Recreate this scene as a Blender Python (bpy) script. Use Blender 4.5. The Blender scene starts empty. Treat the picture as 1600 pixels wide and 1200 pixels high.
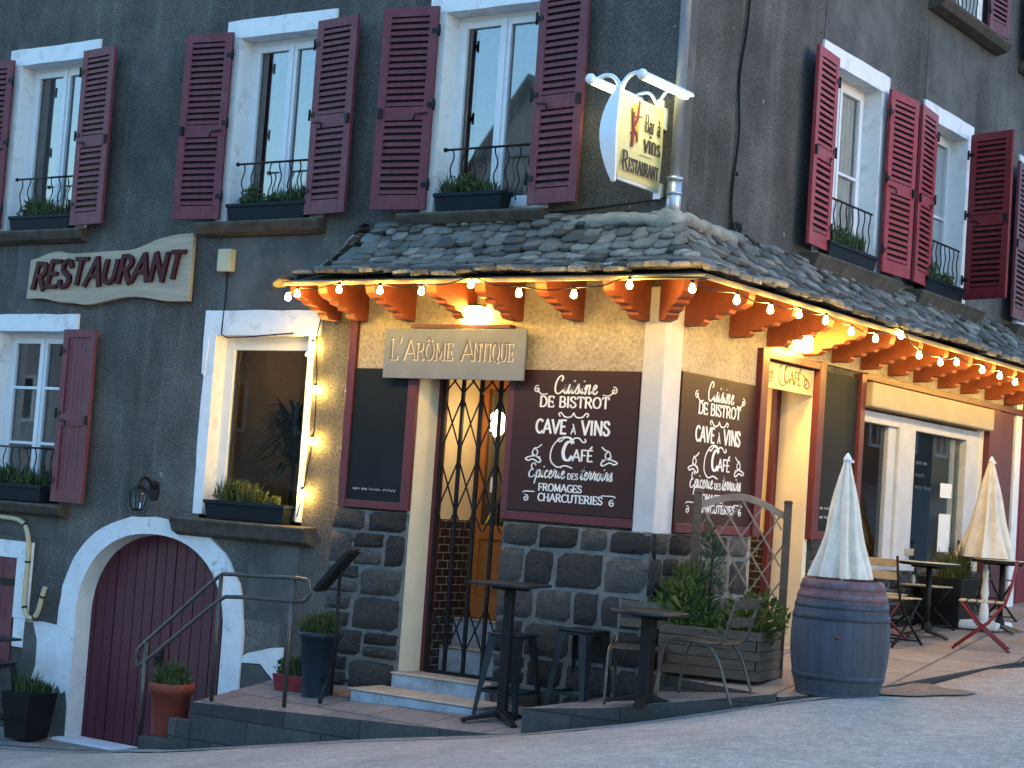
import bpy, bmesh, math, random
from mathutils import Vector, Matrix
R_ = math.radians
PI = math.pi
rng = random.Random(7)
SC = bpy.context.scene
COL = SC.collection

# ------------------------------------------------------------------ camera
YAW, PIT, ROLL, FPX = 0.6115, 0.0646, 0.0697, 2780.0
cy, sy, cp, sp = math.cos(YAW), math.sin(YAW), math.cos(PIT), math.sin(PIT)
fw = Vector((-sy * cp, cy * cp, sp)); rt = Vector((cy, sy, 0)); up = rt.cross(fw)
rt2 = rt * math.cos(ROLL) + up * math.sin(ROLL); up2 = up * math.cos(ROLL) - rt * math.sin(ROLL)
cam_d = bpy.data.cameras.new('camera'); cam = bpy.data.objects.new('camera', cam_d); COL.objects.link(cam)
cam_d.sensor_width = 36.0; cam_d.lens = 36.0 * FPX / 1600.0; cam_d.clip_start = 0.1; cam_d.clip_end = 2000
cam.matrix_world = Matrix(((rt2.x, up2.x, -fw.x, 7.3231), (rt2.y, up2.y, -fw.y, -12.5515), (rt2.z, up2.z, -fw.z, 1.6), (0, 0, 0, 1)))
SC.camera = cam

# ------------------------------------------------------------------ dusk sky, faint sun, exposure
W = bpy.data.worlds.new('World'); SC.world = W; W.use_nodes = True
wn = W.node_tree; bg = wn.nodes['Background']
sky = wn.nodes.new('ShaderNodeTexSky'); sky.sky_type = 'NISHITA'; sky.sun_disc = False
SUN_EL, SUN_ROT = R_(2.0), R_(70.0)
sky.sun_elevation = SUN_EL; sky.sun_rotation = SUN_ROT
sky.air_density = 1.0; sky.dust_density = 0.3; sky.ozone_density = 2.9
wn.links.new(sky.outputs[0], bg.inputs[0]); bg.inputs[1].default_value = 0.14
sd = bpy.data.lights.new('sun', 'SUN'); sd.energy = 0.008; sd.angle = R_(20); sd.color = (1.0, 0.9, 0.82)
so = bpy.data.objects.new('sun', sd); COL.objects.link(so)
so.rotation_euler = (PI / 2 - R_(14), 0, -SUN_ROT + PI)
vs = SC.view_settings; vs.view_transform = 'Standard'; vs.look = 'None'; vs.gamma = 1.0; vs.use_curve_mapping = False
vs.exposure = 4.15
SC.display_settings.display_device = 'sRGB'
SC.cycles.use_denoising = True
SC.cycles.max_bounces = 6; SC.cycles.transparent_max_bounces = 10; SC.cycles.sample_clamp_indirect = 6.0
SC.cycles.caustics_reflective = False; SC.cycles.caustics_refractive = False

# ------------------------------------------------------------------ materials
def new_mat(name):
    m = bpy.data.materials.new(name); m.use_nodes = True
    return m, m.node_tree, m.node_tree.nodes['Principled BSDF']

def nd(nt, t, **kw):
    n = nt.nodes.new(t)
    for k, v in kw.items(): setattr(n, k, v)
    return n

def pos(nt, scale=(1, 1, 1), local=False):
    mp = nd(nt, 'ShaderNodeMapping'); mp.inputs['Scale'].default_value = scale
    if local: nt.links.new(nd(nt, 'ShaderNodeTexCoord').outputs['Object'], mp.inputs[0])
    else: nt.links.new(nd(nt, 'ShaderNodeNewGeometry').outputs['Position'], mp.inputs[0])
    return mp.outputs[0]

def noise(nt, vec, scale, detail=4, rough=0.6):
    n = nd(nt, 'ShaderNodeTexNoise'); n.inputs['Scale'].default_value = scale
    n.inputs['Detail'].default_value = detail; n.inputs['Roughness'].default_value = rough
    nt.links.new(vec, n.inputs['Vector']); return n.outputs[0]

def ramp(nt, fac, stops):
    r = nd(nt, 'ShaderNodeValToRGB'); e = r.color_ramp.elements
    while len(e) < len(stops): e.new(0.5)
    for el, (p, c) in zip(e, stops):
        el.position = p; el.color = (*c, 1) if len(c) == 3 else c
    nt.links.new(fac, r.inputs[0]); return r.outputs[0]

def mixc(nt, fac, a, b, mode='MIX'):
    m = nd(nt, 'ShaderNodeMix', data_type='RGBA', blend_type=mode)
    for s, v in ((m.inputs[0], fac), (m.inputs[6], a), (m.inputs[7], b)):
        if isinstance(v, (int, float)): s.default_value = v
        elif isinstance(v, tuple): s.default_value = (*v, 1)
        else: nt.links.new(v, s)
    return m.outputs[2]

def bump(nt, bsdf, h, strength, dist, prev=None):
    b = nd(nt, 'ShaderNodeBump'); b.inputs['Strength'].default_value = strength; b.inputs['Distance'].default_value = dist
    nt.links.new(h, b.inputs['Height'])
    if prev is not None: nt.links.new(prev, b.inputs['Normal'])
    nt.links.new(b.outputs[0], bsdf.inputs['Normal']); return b.outputs[0]

def sc(c, k): return tuple(min(1, x * k) for x in c)

def mat(name, c, rough=0.7, var=0.25, vscale=6, stretch=(1, 1, 1), bs=0, bstr=0.4, bdist=0.004, metal=0.0, dirt=None, dscale=3, dpos=(0.5, 0.7), spec=0.3, local=False):
    m, nt, b = new_mat(name)
    v = pos(nt, stretch, local)
    col = ramp(nt, noise(nt, v, vscale, 5), [(0.3, sc(c, 1 - var)), (0.7, sc(c, 1 + var))])
    if dirt: col = mixc(nt, ramp(nt, noise(nt, v, dscale, 7, 0.7), [(dpos[0], (0, 0, 0)), (dpos[1], (1, 1, 1))]), col, dirt)
    nt.links.new(col, b.inputs['Base Color'])
    b.inputs['Roughness'].default_value = rough; b.inputs['Metallic'].default_value = metal
    b.inputs['Specular IOR Level'].default_value = spec
    if bs: bump(nt, b, noise(nt, v, bs, 3), bstr, bdist)
    return m

def mat_wall():
    m, nt, b = new_mat('grey_roughcast'); v = pos(nt)
    c1 = ramp(nt, noise(nt, v, 1.1, 6, 0.65), [(0.3, (0.082, 0.078, 0.073)), (0.55, (0.125, 0.12, 0.112)), (0.75, (0.19, 0.185, 0.175))])
    streak = noise(nt, pos(nt, (2.2, 2.2, 0.22)), 2.0, 5, 0.6)
    c1 = mixc(nt, ramp(nt, streak, [(0.54, (0, 0, 0)), (0.72, (0.5, 0.5, 0.5))]), c1, (0.235, 0.228, 0.21))
    big = noise(nt, pos(nt, (1, 1, .6)), 0.55, 5, 0.7)
    c1 = mixc(nt, 0.85, c1, ramp(nt, big, [(0.36, (0.62, 0.62, 0.6)), (0.5, (1, 1, 1)), (0.64, (1.4, 1.4, 1.36))]), 'MULTIPLY')
    chips = noise(nt, v, 6.5, 3, 0.5)
    c1 = mixc(nt, ramp(nt, chips, [(0.71, (0, 0, 0)), (0.74, (0.8, 0.8, 0.8))]), c1, (0.3, 0.29, 0.27))
    grain = noise(nt, v, 42, 4, 0.75)
    c1 = mixc(nt, 0.75, c1, ramp(nt, grain, [(0.35, (0.35, 0.35, 0.36)), (0.65, (1.5, 1.5, 1.48))]), 'MULTIPLY')
    nt.links.new(c1, b.inputs['Base Color']); b.inputs['Roughness'].default_value = 0.95; b.inputs['Specular IOR Level'].default_value = 0.15
    bump(nt, b, grain, 0.9, 0.03)
    return m

def mat_plaster():
    m, nt, b = new_mat('cream_roughcast'); v = pos(nt)
    c1 = ramp(nt, noise(nt, v, 2.0, 6), [(0.3, (0.29, 0.25, 0.19)), (0.7, (0.46, 0.40, 0.31))])
    g = noise(nt, v, 30, 4, 0.7)
    c1 = mixc(nt, 0.5, c1, ramp(nt, g, [(0.32, (0.35, 0.33, 0.3)), (0.62, (1.3, 1.3, 1.3))]), 'MULTIPLY')
    nt.links.new(c1, b.inputs['Base Color']); b.inputs['Roughness'].default_value = 0.95
    bump(nt, b, g, 0.8, 0.03)
    return m

def mat_island(name, stops, rough=0.8, bs=18, bstr=0.5, bdist=0.015, tint=None):
    m, nt, b = new_mat(name); g = nd(nt, 'ShaderNodeNewGeometry'); v = pos(nt)
    col = ramp(nt, g.outputs['Random Per Island'], stops)
    n = noise(nt, v, bs, 6, 0.7)
    col = mixc(nt, 0.8, col, ramp(nt, n, [(0.25, (0.45, 0.45, 0.45)), (0.7, (1.35, 1.35, 1.35))]), 'MULTIPLY')
    if tint: col = mixc(nt, ramp(nt, noise(nt, v, 2.3, 6, 0.7), [(0.5, (0, 0, 0)), (0.68, (0.7, 0.7, 0.7))]), col, tint)
    nt.links.new(col, b.inputs['Base Color']); b.inputs['Roughness'].default_value = rough; b.inputs['Specular IOR Level'].default_value = 0.3
    bump(nt, b, n, bstr, bdist)
    return m

def mat_wood(name, c, stretch=(1, 1, 1), rough=0.6, scale=14, local=True, var=0.45, dirt=None):
    m, nt, b = new_mat(name); v = pos(nt, stretch, local)
    n = noise(nt, v, scale, 6, 0.65)
    col = ramp(nt, n, [(0.25, sc(c, 1 - var)), (0.75, sc(c, 1 + var))])
    if dirt: col = mixc(nt, ramp(nt, noise(nt, pos(nt), 5, 6, 0.7), [(0.5, (0, 0, 0)), (0.7, (0.8, 0.8, 0.8))]), col, dirt)
    nt.links.new(col, b.inputs['Base Color']); b.inputs['Roughness'].default_value = rough
    bump(nt, b, n, 0.3, 0.004)
    return m

def mat_brick(name, c1, c2, mortar, bw, bh, ms, rough=0.8, vec_rot=(0, 0, 0), grain=25, spec=0.3, gb=0.3, uv=None):
    m, nt, b = new_mat(name)
    mp = nd(nt, 'ShaderNodeMapping'); mp.inputs['Rotation'].default_value = vec_rot
    nt.links.new(nd(nt, 'ShaderNodeNewGeometry').outputs['Position'], mp.inputs[0])
    t = nd(nt, 'ShaderNodeTexBrick')
    if uv:
        sx = nd(nt, 'ShaderNodeSeparateXYZ'); cx_ = nd(nt, 'ShaderNodeCombineXYZ'); nt.links.new(nd(nt, 'ShaderNodeNewGeometry').outputs['Position'], sx.inputs[0])
        nt.links.new(sx.outputs['XYZ'.index(uv[0])], cx_.inputs[0]); nt.links.new(sx.outputs['XYZ'.index(uv[1])], cx_.inputs[1]); nt.links.new(cx_.outputs[0], t.inputs['Vector'])
    else: nt.links.new(mp.outputs[0], t.inputs['Vector'])
    for k, v in (('Color1', c1), ('Color2', c2), ('Mortar', mortar)): t.inputs[k].default_value = (*v, 1)
    t.inputs['Scale'].default_value = 1; t.inputs['Mortar Size'].default_value = ms
    t.inputs['Brick Width'].default_value = bw; t.inputs['Row Height'].default_value = bh
    n = noise(nt, pos(nt), grain, 6, 0.7)
    n2 = noise(nt, pos(nt), 1.7, 6, 0.7)
    col = mixc(nt, 0.7, t.outputs[0], ramp(nt, n, [(0.25, (0.6, 0.6, 0.6)), (0.7, (1.3, 1.3, 1.3))]), 'MULTIPLY')
    col = mixc(nt, 0.6, col, ramp(nt, n2, [(0.3, (0.55, 0.55, 0.56)), (0.65, (1.25, 1.22, 1.2))]), 'MULTIPLY')
    nt.links.new(col, b.inputs['Base Color']); b.inputs['Roughness'].default_value = rough; b.inputs['Specular IOR Level'].default_value = spec
    p = bump(nt, b, n, gb, 0.006)
    inv = nd(nt, 'ShaderNodeMath', operation='SUBTRACT'); inv.inputs[0].default_value = 1; nt.links.new(t.outputs[1], inv.inputs[1])
    bump(nt, b, inv.outputs[0], 0.6, 0.006, p)
    return m

def mat_glass(name, ior=1.75, tint=(0.86, 0.92, 0.95)):
    m = bpy.data.materials.new(name); m.use_nodes = True; nt = m.node_tree; nt.nodes.clear()
    o = nd(nt, 'ShaderNodeOutputMaterial'); mx = nd(nt, 'ShaderNodeMixShader'); f = nd(nt, 'ShaderNodeFresnel'); f.inputs[0].default_value = ior
    t = nd(nt, 'ShaderNodeBsdfTransparent'); t.inputs[0].default_value = (*tint, 1); g = nd(nt, 'ShaderNodeBsdfGlossy'); g.inputs['Roughness'].default_value = 0.015
    nt.links.new(f.outputs[0], mx.inputs[0]); nt.links.new(t.outputs[0], mx.inputs[1]); nt.links.new(g.outputs[0], mx.inputs[2]); nt.links.new(mx.outputs[0], o.inputs[0])
    return m

def mat_emit(name, c, s):
    m = bpy.data.materials.new(name); m.use_nodes = True; nt = m.node_tree; nt.nodes.clear()
    o = nd(nt, 'ShaderNodeOutputMaterial'); e = nd(nt, 'ShaderNodeEmission'); e.inputs[0].default_value = (*c, 1); e.inputs[1].default_value = s
    nt.links.new(e.outputs[0], o.inputs[0]); return m

def mat_leaf(name, c1, c2):
    m = bpy.data.materials.new(name); m.use_nodes = True; nt = m.node_tree; b = nt.nodes['Principled BSDF']; o = nt.nodes['Material Output']
    g = nd(nt, 'ShaderNodeNewGeometry'); col = ramp(nt, g.outputs['Random Per Island'], [(0, c1), (1, c2)])
    nt.links.new(col, b.inputs['Base Color']); b.inputs['Roughness'].default_value = 0.6; b.inputs['Specular IOR Level'].default_value = 0.25
    t = nd(nt, 'ShaderNodeBsdfTranslucent'); nt.links.new(col, t.inputs[0]); mx = nd(nt, 'ShaderNodeMixShader'); mx.inputs[0].default_value = 0.3
    nt.links.new(b.outputs[0], mx.inputs[1]); nt.links.new(t.outputs[0], mx.inputs[2]); nt.links.new(mx.outputs[0], o.inputs[0])
    return m

def mat_cloth(name, c, trans=0.4):
    m = bpy.data.materials.new(name); m.use_nodes = True; nt = m.node_tree; b = nt.nodes['Principled BSDF']; o = nt.nodes['Material Output']
    col = ramp(nt, noise(nt, pos(nt), 9, 4), [(0.3, sc(c, 0.85)), (0.7, sc(c, 1.08))])
    nt.links.new(col, b.inputs['Base Color']); b.inputs['Roughness'].default_value = 0.9; b.inputs['Specular IOR Level'].default_value = 0.1
    t = nd(nt, 'ShaderNodeBsdfTranslucent'); nt.links.new(col, t.inputs[0]); mx = nd(nt, 'ShaderNodeMixShader'); mx.inputs[0].default_value = trans
    nt.links.new(b.outputs[0], mx.inputs[1]); nt.links.new(t.outputs[0], mx.inputs[2]); nt.links.new(mx.outputs[0], o.inputs[0])
    return m

def mat_road():
    m, nt, b = new_mat('road_asphalt'); v = pos(nt)
    c = ramp(nt, noise(nt, v, 0.9, 6, 0.65), [(0.3, (0.31, 0.27, 0.235)), (0.7, (0.43, 0.375, 0.325))])
    n = noise(nt, v, 34, 6, 0.9)
    c = mixc(nt, 0.6, c, ramp(nt, noise(nt, v, 9, 5, 0.7), [(0.35, (0.7, 0.7, 0.7)), (0.65, (1.2, 1.2, 1.2))]), 'MULTIPLY')
    c = mixc(nt, 0.8, c, ramp(nt, n, [(0.33, (0.35, 0.35, 0.35)), (0.66, (1.5, 1.5, 1.5))]), 'MULTIPLY')
    nt.links.new(c, b.inputs['Base Color']); b.inputs['Roughness'].default_value = 0.85; b.inputs['Specular IOR Level'].default_value = 0.25
    bump(nt, b, n, 0.6, 0.012)
    return m

def mat_barrel():
    m, nt, b = new_mat('barrel_staves')
    tc = nd(nt, 'ShaderNodeTexCoord'); sep = nd(nt, 'ShaderNodeSeparateXYZ'); nt.links.new(tc.outputs['Object'], sep.inputs[0])
    at = nd(nt, 'ShaderNodeMath', operation='ARCTAN2'); nt.links.new(sep.outputs[1], at.inputs[0]); nt.links.new(sep.outputs[0], at.inputs[1])
    k = nd(nt, 'ShaderNodeMath', operation='MULTIPLY'); nt.links.new(at.outputs[0], k.inputs[0]); k.inputs[1].default_value = 28 / (2 * PI)
    fr = nd(nt, 'ShaderNodeMath', operation='FRACT'); nt.links.new(k.outputs[0], fr.inputs[0])
    fl = nd(nt, 'ShaderNodeMath', operation='FLOOR'); nt.links.new(k.outputs[0], fl.inputs[0])
    wnz = nd(nt, 'ShaderNodeTexWhiteNoise', noise_dimensions='1D'); nt.links.new(fl.outputs[0], wnz.inputs['W'])
    n = noise(nt, pos(nt, (3, 3, 0.8), True), 5, 6, 0.7)
    base = ramp(nt, n, [(0.3, (0.022, 0.03, 0.045)), (0.7, (0.05, 0.063, 0.088))])
    base = mixc(nt, 0.7, base, ramp(nt, wnz.outputs[0], [(0, (0.75, 0.75, 0.75)), (1, (1.25, 1.25, 1.25))]), 'MULTIPLY')
    wine = ramp(nt, n, [(0.3, (0.08, 0.035, 0.045)), (0.7, (0.17, 0.075, 0.09))])
    zz = nd(nt, 'ShaderNodeMath', operation='ADD'); nt.links.new(sep.outputs[2], zz.inputs[0])
    nm = nd(nt, 'ShaderNodeMath', operation='MULTIPLY'); nt.links.new(noise(nt, pos(nt, (1, 1, 1), True), 7, 5), nm.inputs[0]); nm.inputs[1].default_value = 0.3
    nt.links.new(nm.outputs[0], zz.inputs[1])
    col = mixc(nt, ramp(nt, zz.outputs[0], [(0.83, (0, 0, 0)), (0.95, (0.85, 0.85, 0.85))]), base, wine)
    nt.links.new(col, b.inputs['Base Color']); b.inputs['Roughness'].default_value = 0.75
    gr = ramp(nt, fr.outputs[0], [(0.0, (0, 0, 0)), (0.05, (1, 1, 1)), (0.95, (1, 1, 1)), (1.0, (0, 0, 0))])
    bump(nt, b, gr, 0.55, 0.007, bump(nt, b, n, 0.3, 0.008))
    return m

MT = {}
MT['wall'] = mat_wall()
MT['render'] = mat('smooth_grey_render', (0.105, 0.102, 0.096), 0.95, 0.35, 1.6, bs=40, bstr=0.5, bdist=0.006, dirt=(0.06, 0.06, 0.062), dscale=2, spec=0.15)
MT['white'] = mat('white_masonry_paint', (0.74, 0.745, 0.75), 0.9, 0.07, 4, bs=22, bstr=0.35, bdist=0.008, dirt=(0.4, 0.385, 0.36), dscale=4, dpos=(0.53, 0.76), spec=0.2)
MT['stained'] = mat('stained_white_paint', (0.66, 0.67, 0.68), 0.95, 0.12, 3, bs=16, bstr=0.55, bdist=0.014, dirt=(0.2, 0.2, 0.2), dscale=4.5, dpos=(0.6, 0.72), spec=0.2)
MT['pillar'] = mat('pillar_paint', (0.46, 0.46, 0.47), 0.9, 0.08, 4, bs=22, bstr=0.35, bdist=0.008, dirt=(0.36, 0.35, 0.34), dscale=5, dpos=(0.58, 0.78), spec=0.2)
MT['winframe'] = mat('white_window_paint', (0.72, 0.73, 0.74), 0.5, 0.05, 8)
MT['sill'] = mat('dark_stone_sill', (0.075, 0.064, 0.052), 0.9, 0.4, 7, bs=30, bstr=0.6, bdist=0.01)
MT['plum'] = mat_wood('faded_plum_paint', (0.125, 0.02, 0.03), (4, 4, 0.6), 0.65, 6, local=False, var=0.35, dirt=(0.15, 0.05, 0.052))
MT['plumdk'] = mat_wood('dark_plum_paint', (0.075, 0.010, 0.02), (4, 4, 0.6), 0.55, 6, local=False, var=0.35)
MT['red'] = mat_wood('worn_red_paint', (0.26, 0.022, 0.03), (4, 4, 0.6), 0.6, 6, local=False, var=0.3, dirt=(0.26, 0.06, 0.06))
MT['redfresh'] = mat_wood('deep_red_paint', (0.17, 0.009, 0.015), (4, 4, 0.6), 0.55, 6, local=False, var=0.25)
MT['frame'] = mat_wood('shopfront_plum_paint', (0.085, 0.011, 0.017), (4, 4, 0.6), 0.5, 6, local=False, var=0.3)
MT['orange'] = mat_wood('red_brown_rafter_paint', (0.22, 0.052, 0.02), (1, 1, 1), 0.6, 8, local=False, var=0.25)
MT['plaster'] = mat_plaster()
MT['cassette'] = mat('cream_cassette', (0.34, 0.28, 0.2), 0.7, 0.08, 4)
MT['cafepanel'] = mat('cream_cafe_panel', (0.36, 0.31, 0.2), 0.6, 0.05, 5)
MT['cream'] = mat('cream_smooth_plaster', (0.62, 0.55, 0.42), 0.85, 0.08, 3, bs=15, bstr=0.2, bdist=0.006)
MT['stone'] = mat_island('basalt_blocks', [(0, (0.022, 0.021, 0.021)), (0.5, (0.05, 0.049, 0.048)), (1, (0.12, 0.115, 0.11))], 0.9, 24, 1.0, 0.06, tint=(0.04, 0.04, 0.042))
MT['mortar'] = mat('grey_mortar', (0.14, 0.137, 0.13), 0.95, 0.3, 9, bs=40, bstr=0.5, bdist=0.01)
MT['slate'] = mat_island('stone_slates', [(0, (0.05, 0.046, 0.04)), (0.4, (0.10, 0.094, 0.083)), (0.8, (0.17, 0.158, 0.14)), (1, (0.27, 0.25, 0.22))], 0.7, 20, 0.6, 0.012, tint=(0.10, 0.098, 0.08))
MT['flash'] = mat('cement_flashing', (0.24, 0.235, 0.2), 0.95, 0.3, 5, bs=14, bstr=0.8, bdist=0.02)
MT['rust'] = mat('dark_iron', (0.012, 0.012, 0.013), 0.55, 0.3, 20, metal=0.4)
MT['steel'] = mat('galvanised_steel', (0.34, 0.38, 0.42), 0.42, 0.15, 10, metal=0.7)
MT['pipe'] = mat('zinc_pipe', (0.36, 0.4, 0.44), 0.4, 0.15, 6, metal=0.75)
MT['rail'] = mat('brown_grey_handrail', (0.085, 0.078, 0.07), 0.4, 0.25, 12, metal=0.6)
MT['gun'] = mat('dark_grey_steel', (0.03, 0.035, 0.04), 0.42, 0.25, 9, metal=0.5)
MT['black'] = mat('black_metal', (0.009, 0.0095, 0.01), 0.55, 0.2, 10, spec=0.2)
MT['plastic'] = mat('dark_navy_plastic', (0.009, 0.014, 0.02), 0.6, 0.15, 10, spec=0.12)
MT['navy'] = mat('blue_pot_glaze', (0.014, 0.026, 0.045), 0.45, 0.2, 8)
MT['terra'] = mat('terracotta', (0.23, 0.048, 0.032), 0.75, 0.18, 9, dirt=(0.25, 0.11, 0.075), dscale=7, dpos=(0.58, 0.8))
MT['redpot'] = mat('red_plastic', (0.2, 0.025, 0.03), 0.5, 0.15, 9)
MT['soil'] = mat('potting_soil', (0.035, 0.026, 0.02), 1.0, 0.4, 30)
MT['glass'] = mat_glass('window_glass', 2.6)
MT['glassmid'] = mat_glass('side_window_glass', 1.9)
MT['glasslo'] = mat_glass('shop_glass', 1.45, (0.9, 0.92, 0.9))
MT['curtain'] = mat_cloth('sheer_curtain', (0.8, 0.82, 0.85), 0.25)
MT['lace'] = mat_cloth('grey_lace_curtain', (0.84, 0.86, 0.86), 0.2)
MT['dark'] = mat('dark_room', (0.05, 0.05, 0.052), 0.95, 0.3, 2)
MT['roomwarm'] = mat('brown_room', (0.34, 0.25, 0.15), 0.95, 0.3, 2)
MT['canvas'] = mat_cloth('cream_canvas', (0.78, 0.72, 0.62), 0.2)
MT['board'] = mat('menu_board_brown', (0.03, 0.009, 0.007), 0.5, 0.1, 4)
MT['chalk'] = mat('chalkboard', (0.008, 0.012, 0.015), 0.7, 0.15, 3, spec=0.15, dirt=(0.014, 0.019, 0.024), dscale=2, dpos=(0.45, 0.8))
MT['letter'] = mat('white_lettering', (0.72, 0.72, 0.72), 0.7, 0.05, 9)
MT['chalkw'] = mat('chalk_writing', (0.42, 0.44, 0.46), 0.9, 0.1, 30)
MT['plate'] = mat('grey_sign_plate', (0.145, 0.168, 0.205), 0.6, 0.12, 5, metal=0.0)
MT['cut'] = mat('cut_letter_edges', (0.10, 0.10, 0.105), 0.5, 0.15, 5, metal=0.2)
MT['cutlt'] = mat('letter_edge_highlight', (0.5, 0.48, 0.42), 0.5, 0.15, 5, metal=0.2)
MT['signwood'] = mat_wood('pale_waney_wood', (0.36, 0.285, 0.195), (0.6, 6, 7), 0.6, 3.2, local=True, var=0.28)
MT['signred'] = mat('dark_red_gloss', (0.05, 0.002, 0.005), 0.5, 0.2, 10, spec=0.15)
MT['greywood'] = mat_wood('weathered_grey_wood', (0.085, 0.06, 0.042), (1, 1, 9), 0.8, 5, local=True, var=0.4)
MT['lattice'] = mat_wood('weathered_lattice_wood', (0.22, 0.16, 0.125), (1, 1, 1), 0.75, 9, local=True, var=0.35)
MT['seatwood'] = mat_wood('pale_slat_wood', (0.36, 0.29, 0.2), (1, 8, 1), 0.6, 5, local=True)
MT['doorwood'] = mat_wood('orange_varnished_door', (0.34, 0.115, 0.025), (5, 5, 0.7), 0.4, 4, local=False, var=0.25)
MT['road'] = mat_road()
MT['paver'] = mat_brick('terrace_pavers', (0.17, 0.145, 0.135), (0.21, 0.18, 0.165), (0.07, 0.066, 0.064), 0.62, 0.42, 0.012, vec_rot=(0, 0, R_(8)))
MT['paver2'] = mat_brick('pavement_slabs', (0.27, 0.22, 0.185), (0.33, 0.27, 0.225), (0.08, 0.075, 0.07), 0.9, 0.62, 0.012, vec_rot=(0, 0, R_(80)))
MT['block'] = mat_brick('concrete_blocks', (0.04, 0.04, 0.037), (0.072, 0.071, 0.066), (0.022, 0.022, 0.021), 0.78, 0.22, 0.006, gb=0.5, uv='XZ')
MT['kerb'] = mat('kerb_stone', (0.22, 0.21, 0.195), 0.9, 0.35, 6, bs=30, bstr=0.6, bdist=0.008)
MT['gutter'] = mat('dark_gutter', (0.03, 0.03, 0.032), 0.9, 0.4, 8)
MT['step'] = mat('blue_grey_step_paint', (0.3, 0.345, 0.4), 0.85, 0.25, 5, bs=30, bstr=0.4, bdist=0.006, dirt=(0.2, 0.18, 0.15), dscale=6, dpos=(0.5, 0.75))
MT['steptop'] = mat('worn_step_top', (0.36, 0.31, 0.26), 0.85, 0.25, 5, bs=30, bstr=0.4, bdist=0.006)
MT['tileL'] = mat_brick('black_wall_tiles', (0.012, 0.012, 0.013), (0.02, 0.02, 0.022), (0.26, 0.235, 0.2), 0.145, 0.072, 0.004, 0.25, grain=9, spec=0.5, gb=0.05, uv='YZ')
MT['tileR'] = mat_brick('black_lobby_tiles', (0.012, 0.012, 0.013), (0.02, 0.02, 0.022), (0.26, 0.235, 0.2), 0.145, 0.072, 0.004, 0.25, grain=9, spec=0.5, gb=0.05, uv='XZ')
MT['lobby'] = mat('yellow_lobby_plaster', (0.75, 0.62, 0.38), 0.85, 0.06, 3)
MT['bulb'] = mat_emit('warm_bulb', (1.0, 0.6, 0.11), 30)
MT['lamp'] = mat_emit('warm_lamp_glass', (1.0, 0.58, 0.1), 18)
MT['tube'] = mat_emit('cool_sign_tube', (1.0, 0.9, 0.42), 2.5)
MT['lobbylamp'] = mat_emit('lobby_lantern', (1.0, 0.7, 0.34), 1.8)
MT['roomfill'] = mat_emit('room_fill_lamp', (1.0, 0.66, 0.3), 0.55)
MT['signpanel'] = mat('ivory_sign_panel', (0.6, 0.55, 0.27), 0.5, 0.04, 5)
MT['signwhite'] = mat('white_sign_metal', (0.72, 0.75, 0.8), 0.4, 0.05, 8)
MT['ink'] = mat('dark_ink', (0.04, 0.03, 0.028), 0.6, 0.1, 8)
MT['inkred'] = mat('wine_ink', (0.17, 0.02, 0.03), 0.6, 0.1, 8)
MT['inkgold'] = mat('gold_ink', (0.45, 0.33, 0.05), 0.6, 0.1, 8)
MT['beige'] = mat('beige_plastic', (0.5, 0.42, 0.26), 0.5, 0.1, 8)
MT['barrel'] = mat_barrel()
MT['hoop'] = mat('blue_painted_hoop', (0.032, 0.042, 0.06), 0.6, 0.35, 9, dirt=(0.09, 0.05, 0.05), dscale=6, dpos=(0.62, 0.72))
MT['hoopw'] = mat('wine_painted_hoop', (0.12, 0.058, 0.07), 0.6, 0.35, 9, dirt=(0.09, 0.1, 0.13), dscale=6, dpos=(0.5, 0.62))
MT['tabletop'] = mat('pale_stone_top', (0.46, 0.44, 0.36), 0.4, 0.15, 9)
MT['paper'] = mat('white_paper', (0.7, 0.7, 0.68), 0.8, 0.05, 8)
MT['yellowink'] = mat('yellow_sticker', (0.6, 0.5, 0.05), 0.6, 0.05, 8)
MT['leafA'] = mat_leaf('grey_green_blades', (0.03, 0.055, 0.025), (0.10, 0.14, 0.055))
MT['leafB'] = mat_leaf('bright_green_leaves', (0.028, 0.055, 0.012), (0.13, 0.175, 0.04))
MT['leafC'] = mat_leaf('deep_green_needles', (0.012, 0.04, 0.018), (0.04, 0.095, 0.045))
MT['leafY'] = mat_leaf('yellow_green_blades', (0.06, 0.075, 0.022), (0.17, 0.18, 0.06))
MT['leafD'] = mat_leaf('dark_indoor_leaves', (0.012, 0.02, 0.01), (0.035, 0.05, 0.025))

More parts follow.
